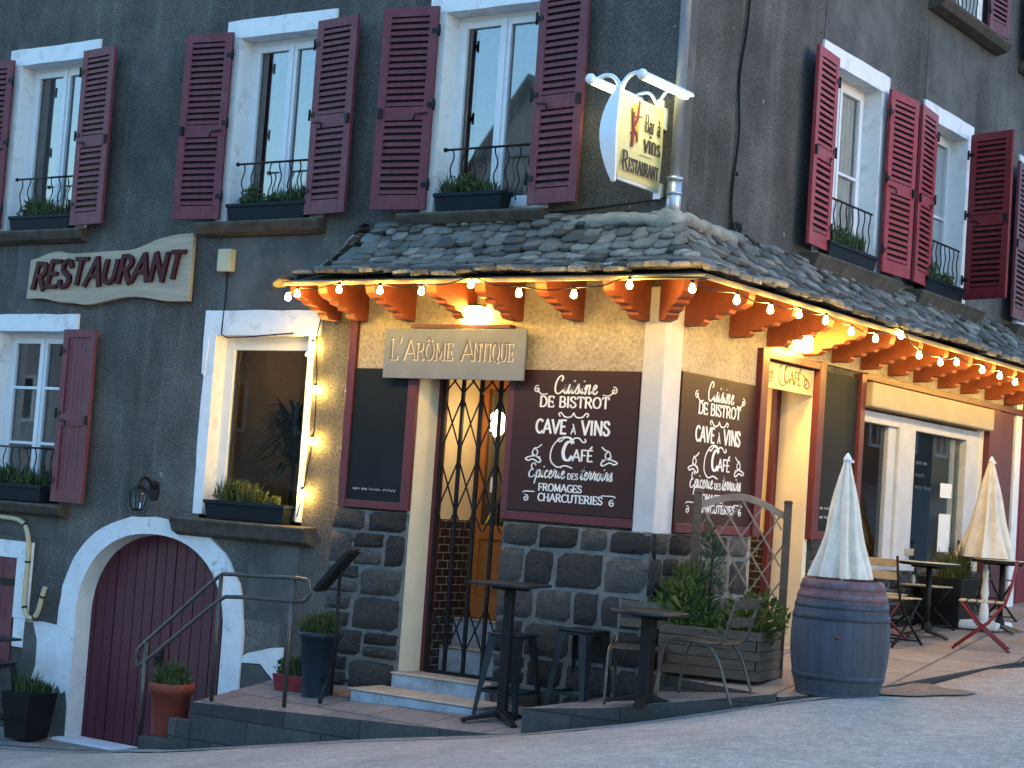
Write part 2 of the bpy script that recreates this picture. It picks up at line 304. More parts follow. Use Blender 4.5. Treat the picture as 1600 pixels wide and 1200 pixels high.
# ------------------------------------------------------------------ mesh helpers
class MB:
    def __init__(s): s.v = []; s.f = []; s.m = []; s.s = []
    def add(s, vs, fs, mi=0, sm=False):
        o = len(s.v); s.v += [tuple(v) for v in vs]
        for f in fs: s.f.append(tuple(i + o for i in f)); s.m.append(mi); s.s.append(sm)
    def box(s, x0, x1, y0, y1, z0, z1, mi=0):
        s.hexa([(x0, y0, z0), (x1, y0, z0), (x1, y1, z0), (x0, y1, z0), (x0, y0, z1), (x1, y0, z1), (x1, y1, z1), (x0, y1, z1)], mi)
    def hexa(s, p, mi=0):
        s.add(p, [(0, 3, 2, 1), (4, 5, 6, 7), (0, 1, 5, 4), (1, 2, 6, 5), (2, 3, 7, 6), (3, 0, 4, 7)], mi)
    def bar(s, a, b, w, h, mi=0, ref=(0, 0, 1)):
        a = Vector(a); b = Vector(b); d = (b - a).normalized(); r = Vector(ref)
        if abs(d.dot(r)) > 0.98: r = Vector((1, 0, 0))
        u = d.cross(r).normalized() * w / 2; v = u.cross(d).normalized() * h / 2
        s.hexa([a - u - v, b - u - v, b + u - v, a + u - v, a - u + v, b - u + v, b + u + v, a + u + v], mi)
    def tube(s, pts, r, n=8, mi=0, closed=False):
        pts = [Vector(p) for p in pts]; N = len(pts); vs = []; fs = []; prev = None
        for i, p in enumerate(pts):
            if closed: t = pts[(i + 1) % N] - pts[i - 1]
            else: t = pts[min(i + 1, N - 1)] - pts[max(i - 1, 0)]
            t.normalize()
            if prev is None: prev = t.orthogonal().normalized()
            prev = (prev - t * prev.dot(t)); prev = prev.normalized() if prev.length > 1e-6 else t.orthogonal().normalized()
            q = t.cross(prev); rr = r[i] if isinstance(r, (list, tuple)) else r
            for k in range(n):
                a = 2 * PI * k / n; vs.append(p + (prev * math.cos(a) + q * math.sin(a)) * rr)
        for i in range(N if closed else N - 1):
            j = (i + 1) % N
            for k in range(n): fs.append((i * n + k, i * n + (k + 1) % n, j * n + (k + 1) % n, j * n + k))
        if not closed: fs += [tuple(range(n - 1, -1, -1)), tuple((N - 1) * n + k for k in range(n))]
        s.add(vs, fs, mi, True)
    def lathe(s, prof, n=24, c=(0, 0, 0), mi=0, sm=True, cap=True, rad=None):
        vs = []; fs = []
        for (r, z) in prof:
            for k in range(n):
                a = 2 * PI * k / n; rr = r * (rad(a, z) if rad else 1)
                vs.append((c[0] + rr * math.cos(a), c[1] + rr * math.sin(a), c[2] + z))
        for i in range(len(prof) - 1):
            for k in range(n): fs.append((i * n + k, i * n + (k + 1) % n, (i + 1) * n + (k + 1) % n, (i + 1) * n + k))
        if cap: fs += [tuple(range(n - 1, -1, -1)), tuple((len(prof) - 1) * n + k for k in range(n))]
        s.add(vs, fs, mi, sm)
    def prism(s, poly, y0, y1, axis='xz', mi=0):
        n = len(poly)
        if axis == 'xz': f = lambda p, y: (p[0], y, p[1])
        elif axis == 'yz': f = lambda p, y: (y, p[0], p[1])
        else: f = lambda p, y: (p[0], p[1], y)
        vs = [f(p, y0) for p in poly] + [f(p, y1) for p in poly]
        fs = [tuple(range(n)), tuple(range(2 * n - 1, n - 1, -1))] + [(i, i + n, (i + 1) % n + n, (i + 1) % n) for i in range(n)]
        s.add(vs, fs, mi)
    def ball(s, c, r, n=8, mi=0):
        prof = [(max(1e-4, r * math.sin(PI * i / n)), -r * math.cos(PI * i / n)) for i in range(n + 1)]
        s.lathe(prof, n + 2, c, mi, cap=False)
    def disc(s, c, r, z0, z1, n=28, mi=0): s.lathe([(r, z0), (r, z1)], n, c, mi, False)
    def build(s, name, mats, parent=None, loc=(0, 0, 0), rz=0, bevel=0, fix=True):
        me = bpy.data.meshes.new(name); me.from_pydata(s.v, [], s.f)
        if not isinstance(mats, (list, tuple)): mats = [mats]
        for m in mats: me.materials.append(MT[m] if isinstance(m, str) else m)
        for p, mi, sm in zip(me.polygons, s.m, s.s): p.material_index = mi; p.use_smooth = sm
        if fix:
            b = bmesh.new(); b.from_mesh(me); bmesh.ops.recalc_face_normals(b, faces=b.faces); b.to_mesh(me); b.free()
        me.update()
        o = bpy.data.objects.new(name, me); COL.objects.link(o)
        o.location = loc; o.rotation_euler = (0, 0, rz)
        if parent: o.parent = parent
        if bevel:
            md = o.modifiers.new('bevel', 'BEVEL'); md.width = bevel; md.segments = 2; md.limit_method = 'ANGLE'; md.angle_limit = R_(40)
        return o

def tag(o, label=None, cat=None, group=None, kind=None):
    if label: o['label'] = label
    if cat: o['category'] = cat
    if group: o['group'] = group
    if kind: o['kind'] = kind
    return o

def thing(name, label, cat, loc=(0, 0, 0), rz=0, group=None):
    o = bpy.data.objects.new(name, None); o.empty_display_size = 0.1; COL.objects.link(o)
    o.location = loc; o.rotation_euler = (0, 0, rz)
    return tag(o, label, cat, group)

KIDS = {}
def copy_tree(o, parent=None):
    c = o.copy(); COL.objects.link(c); c.parent = parent
    for ch in list(o.children): copy_tree(ch, c)
    return c

def dup(o, loc, rz, label):
    c = copy_tree(o); c.location = loc; c.rotation_euler = (0, 0, rz); c['label'] = label
    return c

RL, RR = 0.0, PI / 2           # facade rotations: the street facade and the side facade
def fac(r, u, o, z): return (u, -o, z) if r == RL else (o, u, z)

def cat(pts, n=6, closed=False):
    P = [Vector(p) for p in pts]; out = []; N = len(P)
    for i in range(N if closed else N - 1):
        p0 = P[i - 1] if (i > 0 or closed) else P[0]; p1 = P[i]; p2 = P[(i + 1) % N]
        p3 = P[(i + 2) % N] if (closed or i + 2 < N) else P[-1]
        for k in range(n):
            t = k / n
            out.append(0.5 * ((2 * p1) + (p2 - p0) * t + (2 * p0 - 5 * p1 + 4 * p2 - p3) * t * t + (3 * p1 - p0 - 3 * p2 + p3) * t ** 3))
    if not closed: out.append(P[-1])
    return out

# ------------------------------------------------------------------ lettering: every glyph is a set of pen strokes
def arc(cx, cz, rx, rz, a0, a1, n=10):
    return [(cx + rx * math.cos(R_(a0 + (a1 - a0) * i / n)), cz + rz * math.sin(R_(a0 + (a1 - a0) * i / n))) for i in range(n + 1)]
def sp(*p): return [(q.x, q.y) for q in cat([(a, b, 0) for a, b in p], 5)]
CAPS = {
 'A': (.74, [[(.02, 0), (.37, 1)], [(.37, 1), (.72, 0)], [(.16, .33), (.58, .33)]]),
 'B': (.62, [[(.1, 0), (.1, 1)], [(.1, 1), (.3, 1)] + arc(.3, .76, .22, .24, 90, -90) + [(.1, .52)], [(.1, .52), (.33, .52)] + arc(.33, .26, .24, .26, 90, -90) + [(.1, 0)]]),
 'C': (.66, [arc(.4, .5, .34, .5, 48, 312, 16)]),
 'D': (.7, [[(.1, 0), (.1, 1)], [(.1, 1), (.28, 1)] + arc(.28, .5, .36, .5, 90, -90, 14) + [(.1, 0)]]),
 'E': (.58, [[(.1, 0), (.1, 1)], [(.1, 1), (.53, 1)], [(.1, .52), (.45, .52)], [(.1, 0), (.55, 0)]]),
 'F': (.54, [[(.1, 0), (.1, 1)], [(.1, 1), (.53, 1)], [(.1, .52), (.45, .52)]]),
 'G': (.7, [arc(.4, .5, .34, .5, 48, 330, 16), [(.42, .42), (.68, .42)], [(.67, .42), (.67, .1)]]),
 'H': (.72, [[(.1, 0), (.1, 1)], [(.62, 0), (.62, 1)], [(.1, .5), (.62, .5)]]),
 'I': (.28, [[(.14, 0), (.14, 1)]]),
 'L': (.54, [[(.1, 0), (.1, 1)], [(.1, 0), (.52, 0)]]),
 'M': (.86, [[(.1, 0), (.12, 1)], [(.12, 1), (.43, .12)], [(.43, .12), (.74, 1)], [(.74, 1), (.76, 0)]]),
 'N': (.74, [[(.1, 0), (.1, 1)], [(.1, 1), (.64, 0)], [(.64, 0), (.64, 1)]]),
 'O': (.78, [arc(.39, .5, .33, .5, 90, 450, 22)]),
 'P': (.6, [[(.1, 0), (.1, 1)], [(.1, 1), (.3, 1)] + arc(.3, .73, .25, .27, 90, -90) + [(.1, .46)]]),
 'Q': (.78, [arc(.39, .5, .33, .5, 90, 450, 22), [(.42, .2), (.72, -.1)]]),
 'R': (.66, [[(.1, 0), (.1, 1)], [(.1, 1), (.3, 1)] + arc(.3, .75, .24, .25, 90, -90) + [(.1, .5)], [(.3, .5), (.62, 0)]]),
 'S': (.58, [sp((.5, .8), (.4, .96), (.27, 1), (.12, .93), (.08, .76), (.17, .6), (.38, .46), (.5, .32), (.5, .14), (.36, .01), (.22, .0), (.09, .09), (.06, .22))]),
 'T': (.66, [[(.33, 0), (.33, 1)], [(.04, 1), (.62, 1)]]),
 'U': (.7, [[(.1, 1), (.1, .32)] + arc(.35, .32, .25, .32, 180, 360, 12) + [(.6, 1)]]),
 'V': (.7, [[(.02, 1), (.35, 0)], [(.35, 0), (.68, 1)]]),
 "'": (.22, [[(.13, 1), (.08, .74)]]), ' ': (.36, []), '-': (.4, [[(.06, .4), (.34, .4)]]),
}
def acc(g, marks): return (g[0], g[1] + marks)
CAPS['À'] = acc(CAPS['A'], [[(.22, 1.3), (.4, 1.12)]])
CAPS['É'] = acc(CAPS['E'], [[(.26, 1.12), (.46, 1.32)]])
CAPS['Ô'] = acc(CAPS['O'], [[(.2, 1.12), (.39, 1.3)], [(.39, 1.3), (.58, 1.12)]])
LOW = {   # upright bookish small letters, x-height .62
 'a': (.5, [sp((.1, .5), (.2, .61), (.32, .6), (.38, .48), (.38, .02), (.46, 0)), sp((.38, .36), (.2, .32), (.08, .2), (.12, .03), (.26, .02), (.38, .14))]),
 'r': (.4, [[(.1, 0), (.1, .62)], sp((.1, .42), (.2, .58), (.36, .6))]),
 'v': (.5, [[(.03, .62), (.25, 0)], [(.25, 0), (.47, .62)]]),
 'i': (.24, [[(.12, 0), (.12, .62)], arc(.12, .84, .03, .03, 0, 360, 8)]),
 'n': (.54, [[(.1, 0), (.1, .62)], sp((.1, .44), (.2, .58), (.34, .61), (.43, .48), (.43, 0))]),
 's': (.42, [sp((.34, .5), (.24, .61), (.1, .57), (.1, .42), (.3, .28), (.35, .12), (.22, 0), (.06, .1))]),
}
LOW['à'] = acc(LOW['a'], [[(.14, .92), (.28, .74)]])
SCR = {   # joined brush script, x-height .55, already slanted a little
 'u': (.44, [sp((0, .1), (.06, .35), (.1, .55), (.06, .2), (.12, .02), (.24, .1), (.36, .55)), sp((.36, .55), (.32, .2), (.36, .02), (.46, .12))]),
 'i': (.24, [sp((0, .12), (.08, .35), (.12, .55), (.08, .2), (.12, .02), (.24, .12)), arc(.17, .78, .025, .025, 0, 360, 7)]),
 's': (.32, [sp((0, .12), (.12, .42), (.19, .6), (.22, .4), (.25, .18), (.17, .02), (.06, .04)), sp((.17, .02), (.26, .05), (.34, .14))]),
 'n': (.46, [sp((0, .3), (.06, .52), (.1, .48), (.06, 0)), sp((.07, .2), (.18, .5), (.28, .55), (.3, .4), (.28, .12), (.33, .01), (.46, .14))]),
 'e': (.32, [sp((0, .16), (.16, .3), (.24, .44), (.17, .56), (.07, .42), (.06, .15), (.14, .01), (.24, .03), (.34, .16))]),
 'p': (.4, [sp((.02, .3), (.1, .56), (.04, .0), (-.02, -.42)), sp((.08, .3), (.2, .54), (.32, .5), (.33, .25), (.22, .02), (.1, .06)), sp((.22, .02), (.33, .04), (.42, .14))]),
 'c': (.32, [sp((.24, .44), (.18, .55), (.08, .45), (.05, .2), (.12, .02), (.22, .03), (.34, .16))]),
 'r': (.36, [sp((0, .14), (.08, .4), (.12, .62), (.16, .5), (.28, .5), (.24, .25), (.25, .04), (.36, .13))]),
 't': (.28, [sp((0, .14), (.1, .5), (.16, .95), (.1, .35), (.11, .05), (.2, .02), (.3, .14)), [(-.02, .62), (.3, .66)]]),
 'o': (.4, [sp((.18, .54), (.06, .42), (.05, .15), (.16, .0), (.28, .12), (.3, .4), (.18, .54), (.26, .44), (.42, .46))]),
 'C': (.62, [sp((.44, .78), (.5, .95), (.38, 1.1), (.2, .95), (.08, .6), (.1, .2), (.26, .0), (.44, .04), (.62, .22))]),
 'E': (.6, [sp((.5, .86), (.42, 1.0), (.24, .98), (.16, .82), (.24, .62), (.38, .55)), sp((.38, .55), (.18, .52), (.06, .3), (.12, .06), (.28, 0), (.44, .06), (.56, .18))]),
 ' ': (.3, []),
}
class Pen:
    def __init__(s, mb, ox, oz, o, thick=0.0015, mi=0, slant=0.0):
        s.mb = mb; s.ox = ox; s.oz = oz; s.o = o; s.t = thick; s.mi = mi; s.k = 0; s.sl = slant
    def stroke(s, pts, size, wv, wh, x=0, z=0, dx=0, cap=True):
        """one ribbon: wv = width of vertical strokes, wh = of horizontal ones (metres)"""
        P = [((px + dx) * size, pz * size) for px, pz in pts]
        P = [P[0]] + [b for a, b in zip(P, P[1:]) if abs(a[0] - b[0]) + abs(a[1] - b[1]) > 1e-5]
        n = len(P)
        if n < 2: return
        s.k = (s.k + 1) % 9; yo = -(s.o + s.t + s.k * 0.00025); yb = -s.o; vs = []
        for i in range(n):
            a = P[max(i - 1, 0)]; b = P[min(i + 1, n - 1)]
            tx, tz = b[0] - a[0], b[1] - a[1]; l = math.hypot(tx, tz) or 1; tx /= l; tz /= l
            w = (wh + (wv - wh) * abs(tz)) / 2
            ex = ez = 0
            if cap and i in (0, n - 1):
                e = -1 if i == 0 else 1; ex, ez = tx * e * w * .5, tz * e * w * .5
            for sg in (1, -1):
                xx = P[i][0] - tz * w * sg + ex; zz = P[i][1] + tx * w * sg + ez
                xx += zz * s.sl
                vs.append((s.ox + x + xx, yo, s.oz + z + zz)); vs.append((s.ox + x + xx, yb, s.oz + z + zz))
        fs = []
        for i in range(n - 1):
            a = i * 4; b = a + 4
            fs += [(a, a + 2, b + 2, b), (a, b, b + 1, a + 1), (a + 2, a + 3, b + 3, b + 2)]
        fs += [(0, 1, 3, 2), (4 * n - 4, 4 * n - 2, 4 * n - 1, 4 * n - 3)]
        s.mb.add(vs, fs, s.mi)
    def text(s, txt, x, z, size, font=CAPS, wv=.16, wh=.1, serif=0, track=.04, width=None, align='c'):
        adv = [font[c][0] + track for c in txt]; tot = sum(adv) * size
        kx = 1.0
        if width: kx = width / tot; tot = width
        x0 = x - tot / 2 if align == 'c' else x
        cx = 0
        for c, a in zip(txt, adv):
            for st in font[c][1]:
                s.stroke([((px + cx) * kx, pz) for px, pz in st], size, wv * size, wh * size, x0, z)
                if serif:
                    for (px, pz), (qx, qz) in ((st[0], st[1]), (st[-1], st[-2])):
                        if len(st) == 2 and abs(qz - pz) > .3 or (len(st) > 2 and st is font[c][1][0] and c in 'U'):
                            s.stroke([((px + cx) * kx - serif, pz + (.03 if pz < .5 else -.03)), ((px + cx) * kx + serif, pz + (.03 if pz < .5 else -.03))], size, wh * size, wh * size * .9, x0, z, cap=False)
                        elif len(st) == 2 and c in 'ELTFZ' and abs(qz - pz) < .05 and px > .4 and c != 'T' or (c == 'T' and len(st) == 2 and abs(qz - pz) < .05):
                            sg = -1 if pz > .5 else 1
                            s.stroke([((px + cx) * kx, pz), ((px + cx) * kx, pz + sg * .2)], size, wh * size * 1.1, wh * size, x0, z, cap=False)
            cx += a
        return tot
    def swirl(s, x, z, r, sgn=1, w=.006):
        """a spiral curl with a tail"""
        p = []
        for i in range(22):
            a = i / 21 * 2.6 * PI; q = r * (0.18 + 0.82 * i / 21)
            p.append((x + sgn * q * math.cos(a), z + q * math.sin(a)))
        p += [(x - sgn * r * 1.2, z - r * .6), (x - sgn * r * 2.6, z - r * 1.0)] if False else []
        s.stroke(p, 1, w, w * .7)
    def curve(s, pts, w1, w2, x=0, z=0, k=1.0, flip=1):
        s.stroke([(a * flip * k, b * k) for a, b in sp(*pts)], 1, w1, w2, x, z)

def menu_board(mb, o, w, h):
    """the white lettering of the bistro board, drawn on a board w x h whose lower corner is the origin"""
    p = Pen(mb, 0, 0, o); k = w / 1.30; c = w * .50; s = p.text
    Z = lambda f: h * f
    pp = Pen(mb, 0, 0, o, slant=.12)
    pp.text('Cuisine', c + .0 * k, Z(.835), .145 * k, SCR, .115, .06, width=.46 * k)
    for sg in (1, -1):
        p.swirl(c + sg * .40 * k, Z(.862), .035 * k, sg, .010 * k)
        p.curve([(0, 0), (-.05, -.035), (-.11, -.03)], .012 * k, .008 * k, c + sg * .40 * k, Z(.855), k, sg)
    s('DE BISTROT', c, Z(.74), .092 * k, CAPS, .21, .12, .10, .05, .73 * k)
    for sg in (1, -1):
        p.curve([(0, .02), (.03, -.015), (.09, -.015), (.13, .02), (.155, .008), (.14, -.012)], .012 * k, .012 * k, c, Z(.685), k, sg)
    s('CAVE', c - .225 * k, Z(.555), .118 * k, CAPS, .19, .15, 0, .07, .33 * k)
    s('À', c + .01 * k, Z(.555), .066 * k, CAPS, .16, .13)
    s('VINS', c + .24 * k, Z(.555), .118 * k, CAPS, .19, .15, 0, .07, .30 * k)
    for sg in (1, -1):
        p.curve([(0, -.03), (.02, .015), (.07, .022), (.115, -.012), (.145, -.005), (.135, .015)], .012 * k, .012 * k, c, Z(.51), k, sg)
    p.curve([(.2, .13), (.16, .17), (.06, .165), (-.03, .08), (-.045, -.04), (.03, -.105), (.12, -.09), (.2, -.11)], .013 * k, .011 * k, c - .17 * k, Z(.40), .95 * k)
    p.curve([(.17, .12), (.1, .12), (.06, .04), (.075, -.03), (.12, -.045), (.155, -.01)], .034 * k, .018 * k, c - .14 * k, Z(.405), .95 * k)
    s('AFÉ', c + .125 * k, Z(.37), .095 * k, CAPS, .18, .13, 0, .06, .215 * k)
    for sg in (1, -1):
        x0 = c + sg * .40 * k
        p.curve([(-.09, .09), (-.05, .06), (-.01, .05), (.01, .0), (-.03, -.02), (-.05, .02), (-.02, .05)], .011 * k, .009 * k, x0, Z(.405), .95 * k, sg)
        p.curve([(-.08, -.03), (.0, -.02), (.08, -.045), (.05, -.065), (0, -.05), (-.07, -.08), (-.085, -.05), (.0, -.005)], .014 * k, .01 * k, x0, Z(.405), .95 * k, sg)
    pp.text('Epicerie', c - .245 * k, Z(.24), .125 * k, SCR, .10, .05, width=.39 * k)
    s('DES', c + .035 * k, Z(.24), .05 * k, CAPS, .18, .14, 0, .08, .115 * k)
    pp.text('terroirs', c + .275 * k, Z(.24), .125 * k, SCR, .10, .05, width=.33 * k)
    s('FROMAGES', c - .09 * k, Z(.15), .062 * k, CAPS, .21, .12, .09, .06, .46 * k)
    s('CHARCUTERIES', c + .02 * k, Z(.078), .066 * k, CAPS, .21, .12, .09, .06, .68 * k)
    for sg in (1, -1):
        p.swirl(c + sg * .45 * k, Z(.09), .032 * k, -sg, .011 * k)
        p.curve([(0, .05), (-.02, .062), (-.14, .062)] if sg == 1 else [(0, .05), (-.02, .062), (-.12, .062)], .009 * k, .009 * k, c + sg * .48 * k, Z(.09), k, sg)

# ------------------------------------------------------------------ foliage
def blades(mb, cx, y, cz, lx, ly, n, h, spread=.5, w=.008, clumps=5, hv=.5):
    cs = [(rng.uniform(-lx, lx), rng.uniform(-ly, ly), rng.uniform(.4, 1.3)) for _ in range(clumps)]
    for i in range(n):
        c = rng.choice(cs); a = rng.uniform(0, 2 * PI); hh = h * c[2] * rng.uniform(1 - hv, 1.05); sd = rng.uniform(0, spread) * hh
        bx = cx + c[0] + rng.gauss(0, .04); by = y + max(-ly, min(ly, c[1] + rng.gauss(0, .03)))
        bx = max(cx - lx - .03, min(cx + lx + .03, bx))
        p0 = Vector((bx, by, cz - .02)); p1 = p0 + Vector((math.cos(a) * sd * .4, math.sin(a) * sd * .4, hh * .65)); p2 = p0 + Vector((math.cos(a) * sd, math.sin(a) * sd, hh))
        q = Vector((-math.sin(a), math.cos(a), 0)) * w
        mb.add([p0 - q * .6, p0 + q * .6, p1 + q, p1 - q, p2], [(0, 1, 2, 3), (3, 2, 4)])

def leaves(mb, c, r, n, size, asp=.45, up_=.4, shell=.3):
    for i in range(n):
        d = Vector((rng.gauss(0, 1), rng.gauss(0, 1), rng.gauss(0, 1))).normalized()
        k = shell + (1 - shell) * rng.random() ** .6
        p = Vector(c) + Vector((d.x * r[0] * k, d.y * r[1] * k, d.z * r[2] * k))
        ax = (d * .7 + Vector((rng.uniform(-1, 1), rng.uniform(-1, 1), rng.uniform(-.4, 1) + up_))).normalized()
        s_ = size * rng.uniform(.6, 1.25); sd = ax.cross(Vector((rng.uniform(-1, 1), rng.uniform(-1, 1), rng.uniform(-1, 1)))).normalized() * s_ * asp / 2
        nn = ax.cross(sd).normalized() * s_ * .12
        mb.add([p, p + ax * s_ * .5 + sd + nn, p + ax * s_, p + ax * s_ * .5 - sd + nn], [(0, 1, 2, 3)])

# ------------------------------------------------------------------ the ground: one sheet that climbs with the street
KERB = [(-30, -.9, -2.6), (-14, -.9, -1.75), (-9, -.8, -1.27), (-6.75, -.78, -1.16), (-5.55, -.75, -1.055), (-4.8, -1.02, -.92), (-4.45, -1.24, -.84), (-3.85, -1.28, -.765), (-1.68, -1.2, -.385), (-.45, -1.07, -.2), (.5, -.97, .0), (1.5, -.22, .265), (1.76, .8, .31), (1.98, 3.4, .465), (2.3, 7, .65), (2.7, 13, .96), (3.6, 30, 1.8)]
def road_base(x, y):
    xx = max(x, -60)
    a = -.067 + .165 * max(-5, min(x, 1.8)) + .057 * max(-3.5, min(y, 40))
    if x < -5: a += .085 * (max(x, -40) + 5)
    if x > 1.8: a += .035 * (min(x, 30) - 1.8)
    if y < -3.5: a += .012 * (max(y, -60) + 3.5)
    return a
KD = []
for (a, b) in zip(KERB, KERB[1:]):
    for i in range(8):
        t = i / 8; p = [a[j] + (b[j] - a[j]) * t for j in range(3)]; KD.append((p[0], p[1], p[2] - road_base(p[0], p[1])))
def road_z(x, y):
    sw = 1e-6; sv = 0.0; dm = 1e9
    for (px, py, r) in KD:
        d2 = (px - x) ** 2 + (py - y) ** 2; w = 1 / (d2 + .01) ** 2; sw += w; sv += w * r; dm = min(dm, d2)
    return road_base(x, y) + sv / sw * math.exp(-math.sqrt(dm) / 4)
def inside(x, y):
    """signed test: True on the building side of the kerb"""
    for (a, b) in zip(KERB, KERB[1:]):
        pass
    best = None
    for (a, b) in zip(KERB, KERB[1:]):
        dx, dy = b[0] - a[0], b[1] - a[1]; t = max(0, min(1, ((x - a[0]) * dx + (y - a[1]) * dy) / (dx * dx + dy * dy)))
        px, py = a[0] + dx * t, a[1] + dy * t; d = math.hypot(x - px, y - py)
        if best is None or d < best[0]: best = (d, dx * (y - py) - dy * (x - px))
    return best[1] > 0, best[0]
def axis(lo, hi, f0, f1, fine, coarse):
    out = []; t = lo
    while t < f0: out.append(t); t += max(fine, min(coarse, (f0 - t) * .35))
    t = f0
    while t < f1: out.append(t); t += fine
    t = f1
    while t < hi: out.append(t); t += max(fine, min(coarse, (t - f1) * .35 + fine))
    out.append(hi); return out
XS = axis(-300, 300, -9, 6, .28, 60); YS = axis(-300, 300, -6, 8, .28, 60)
mb = MB(); vs_ = []
for y in YS:
    for x in XS:
        z = road_z(x, y); ins, d = inside(x, y)
        if ins and -13 < x < 3.2 and y < 15: z -= min(.5, d * 1.1)
        vs_.append((x, y, z))
nx = len(XS)
mb.add(vs_, [(j * nx + i, j * nx + i + 1, (j + 1) * nx + i + 1, (j + 1) * nx + i) for j in range(len(YS) - 1) for i in range(nx - 1)], 0, True)
tag(mb.build('road', 'road', fix=False), kind='structure')

# dark gutter seam along the kerb line (a thin strip that follows it)
def strip(path, w0, w1, dz, zf=None):
    m = MB(); P = [Vector(p) for p in path]; vs = []
    for i, p in enumerate(P):
        t = P[min(i + 1, len(P) - 1)] - P[max(i - 1, 0)]; t.z = 0; t.normalize(); n = Vector((t.y, -t.x, 0))
        for w in (w0, w1):
            q = p + n * w; q.z = (zf(q.x, q.y) if zf else p.z) + dz; vs.append(q)
    m.add(vs, [(2 * i, 2 * i + 2, 2 * i + 3, 2 * i + 1) for i in range(len(P) - 1)]); return m
def dense(path, n=10):
    out = []
    for a, b in zip(path, path[1:]):
        for i in range(n): out.append(tuple(a[j] + (b[j] - a[j]) * i / n for j in range(3)))
    out.append(path[-1]); return out
kp = dense(KERB[2:13], 14)
tag(strip(kp, -.0, .05, .006, lambda x, y: road_z(x, y)).build('gutter', 'gutter'), kind='structure')
m = strip(kp, .05, .2, .004, lambda x, y: road_z(x, y)); tag(m.build('gutter_kerb_strip', 'kerb'), kind='structure')

def t1(x, y): return -.17 + .03 * (x + 1) + .12 * (y + .5)
def pv(x, y): return .29 + .052 * y
def slab_mesh(poly, zf, depth, sub=1):
    m = MB(); n = len(poly)
    top = [(x, y, zf(x, y)) for x, y in poly]; bot = [(x, y, zf(x, y) - depth) for x, y in poly]
    m.add(top + bot, [tuple(range(n))]); m.f += [(i, i + n, (i + 1) % n + n, (i + 1) % n) for i in range(n)]; m.m += [1] * n; m.s += [False] * n
    return m
# lower terrace in front of the entrance, falling slightly to the street
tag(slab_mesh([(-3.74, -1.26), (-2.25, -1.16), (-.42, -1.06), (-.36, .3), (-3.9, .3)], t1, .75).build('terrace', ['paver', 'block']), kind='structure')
def p2(x, y):
    return max(0.0, .0 + .12 * (x + .43) if x < .3 else .09 + .2 * (x - .3)) + .02 * (y + 1)
m = MB()
top = [(-.43, -1.05, 0.0), (.3, -1.0, .09), (.85, -.74, .195), (1.40, -.40, .295), (.1, .02, .15), (-.38, .1, .03)]
m.add(top + [(x, y, z - .7) for x, y, z in top], [(0, 1, 5), (1, 4, 5), (1, 2, 4), (2, 3, 4)]); n_ = 6
m.f += [(i, i + n_, (i + 1) % n_ + n_, (i + 1) % n_) for i in range(n_)]; m.m += [1] * n_; m.s += [False] * n_
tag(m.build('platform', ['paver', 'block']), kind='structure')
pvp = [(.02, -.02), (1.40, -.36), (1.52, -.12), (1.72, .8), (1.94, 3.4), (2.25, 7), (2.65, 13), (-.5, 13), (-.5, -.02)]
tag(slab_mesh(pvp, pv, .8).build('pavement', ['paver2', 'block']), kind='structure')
# left yard strip before the cellar and the garage door
tag(slab_mesh([(-4.46, -.62), (-4.46, .4), (-13, .4), (-13, -.7), (-6.8, -.74)], lambda x, y: -1.135 + .01 * (x + 6), .5).build('forecourt', ['kerb', 'kerb']), kind='structure')
# stepped block wall of the terrace stairs
m = MB()
m.box(-4.0, -3.745, -1.27, -1.17, -1.3, -.51); m.box(-4.36, -4.0, -1.265, -.62, -1.3, -.715); m.box(-4.0, -3.745, -1.17, -.62, -1.3, -.72)
tag(m.build('terrace_steps', 'block', bevel=.006), kind='structure')
m = MB(); vs = []
for i in range(18):
    a = 2 * PI * i / 18; k = 1 + .22 * math.sin(3 * a + 1) + .12 * math.sin(5 * a); x, y = 1.98 + .36 * k * math.cos(a), .78 + .5 * k * math.sin(a); vs.append((x, y, road_z(x, y) + .014))
m.add(vs, [tuple(range(18))]); tag(m.build('road_patch', mat('rusty_road_patch', (0.2, 0.15, 0.115), 0.9, 0.4, 9, bs=40, bstr=.5), fix=False), kind='structure')

# ------------------------------------------------------------------ the corner house
house = thing('corner_house', 'dark grey roughcast corner house with plum shutters and a slate canopy over its bistro front', 'house')
TOPZ = 9.6
WL = [(-8.3, -7.2, 4.12, 5.95), (-5.02, -3.93, 4.12, 5.95), (-2.47, -1.38, 4.12, 5.95)]      # upper windows, street side
WLOW = (-8.3, -7.18, 1.25, 3.03); WPIC = (-5.03, -3.82, 1.25, 3.0)
WR = [(2.82, 4.02, 4.12, 5.97), (5.34, 6.42, 4.12, 5.97), (8.35, 9.45, 4.12, 5.97)]
WR2 = [(5.55, 6.5, 7.3, 9.1), (8.4, 9.4, 7.3, 9.1)]
DOORL = (-2.46, -1.46, .02, 2.78); DOORR = (1.77, 2.8, .36, 3.0)
SHOPR = (3.9, 7.2, 1.22, 3.02); REDR = (8.75, 9.9, .7, 3.0)
ARCX, ARW, ARZ0, ARSP, ARR = -5.65, 1.03, -1.3, .15, .86     # garage arch: centre, half width, foot, springing, rise
def arch_pts(hw, z0, spz, rise, n=20, cx=ARCX):
    return [(cx - hw, z0)] + [(cx - hw * math.copysign(abs(math.cos(PI * i / n)) ** .88, math.cos(PI * i / n)), spz + rise * math.sin(PI * i / n) ** .95) for i in range(n + 1)] + [(cx + hw, z0)]
def rect(u0, u1, z0, z1): return [(u0, z0), (u1, z0), (u1, z1), (u0, z1)]

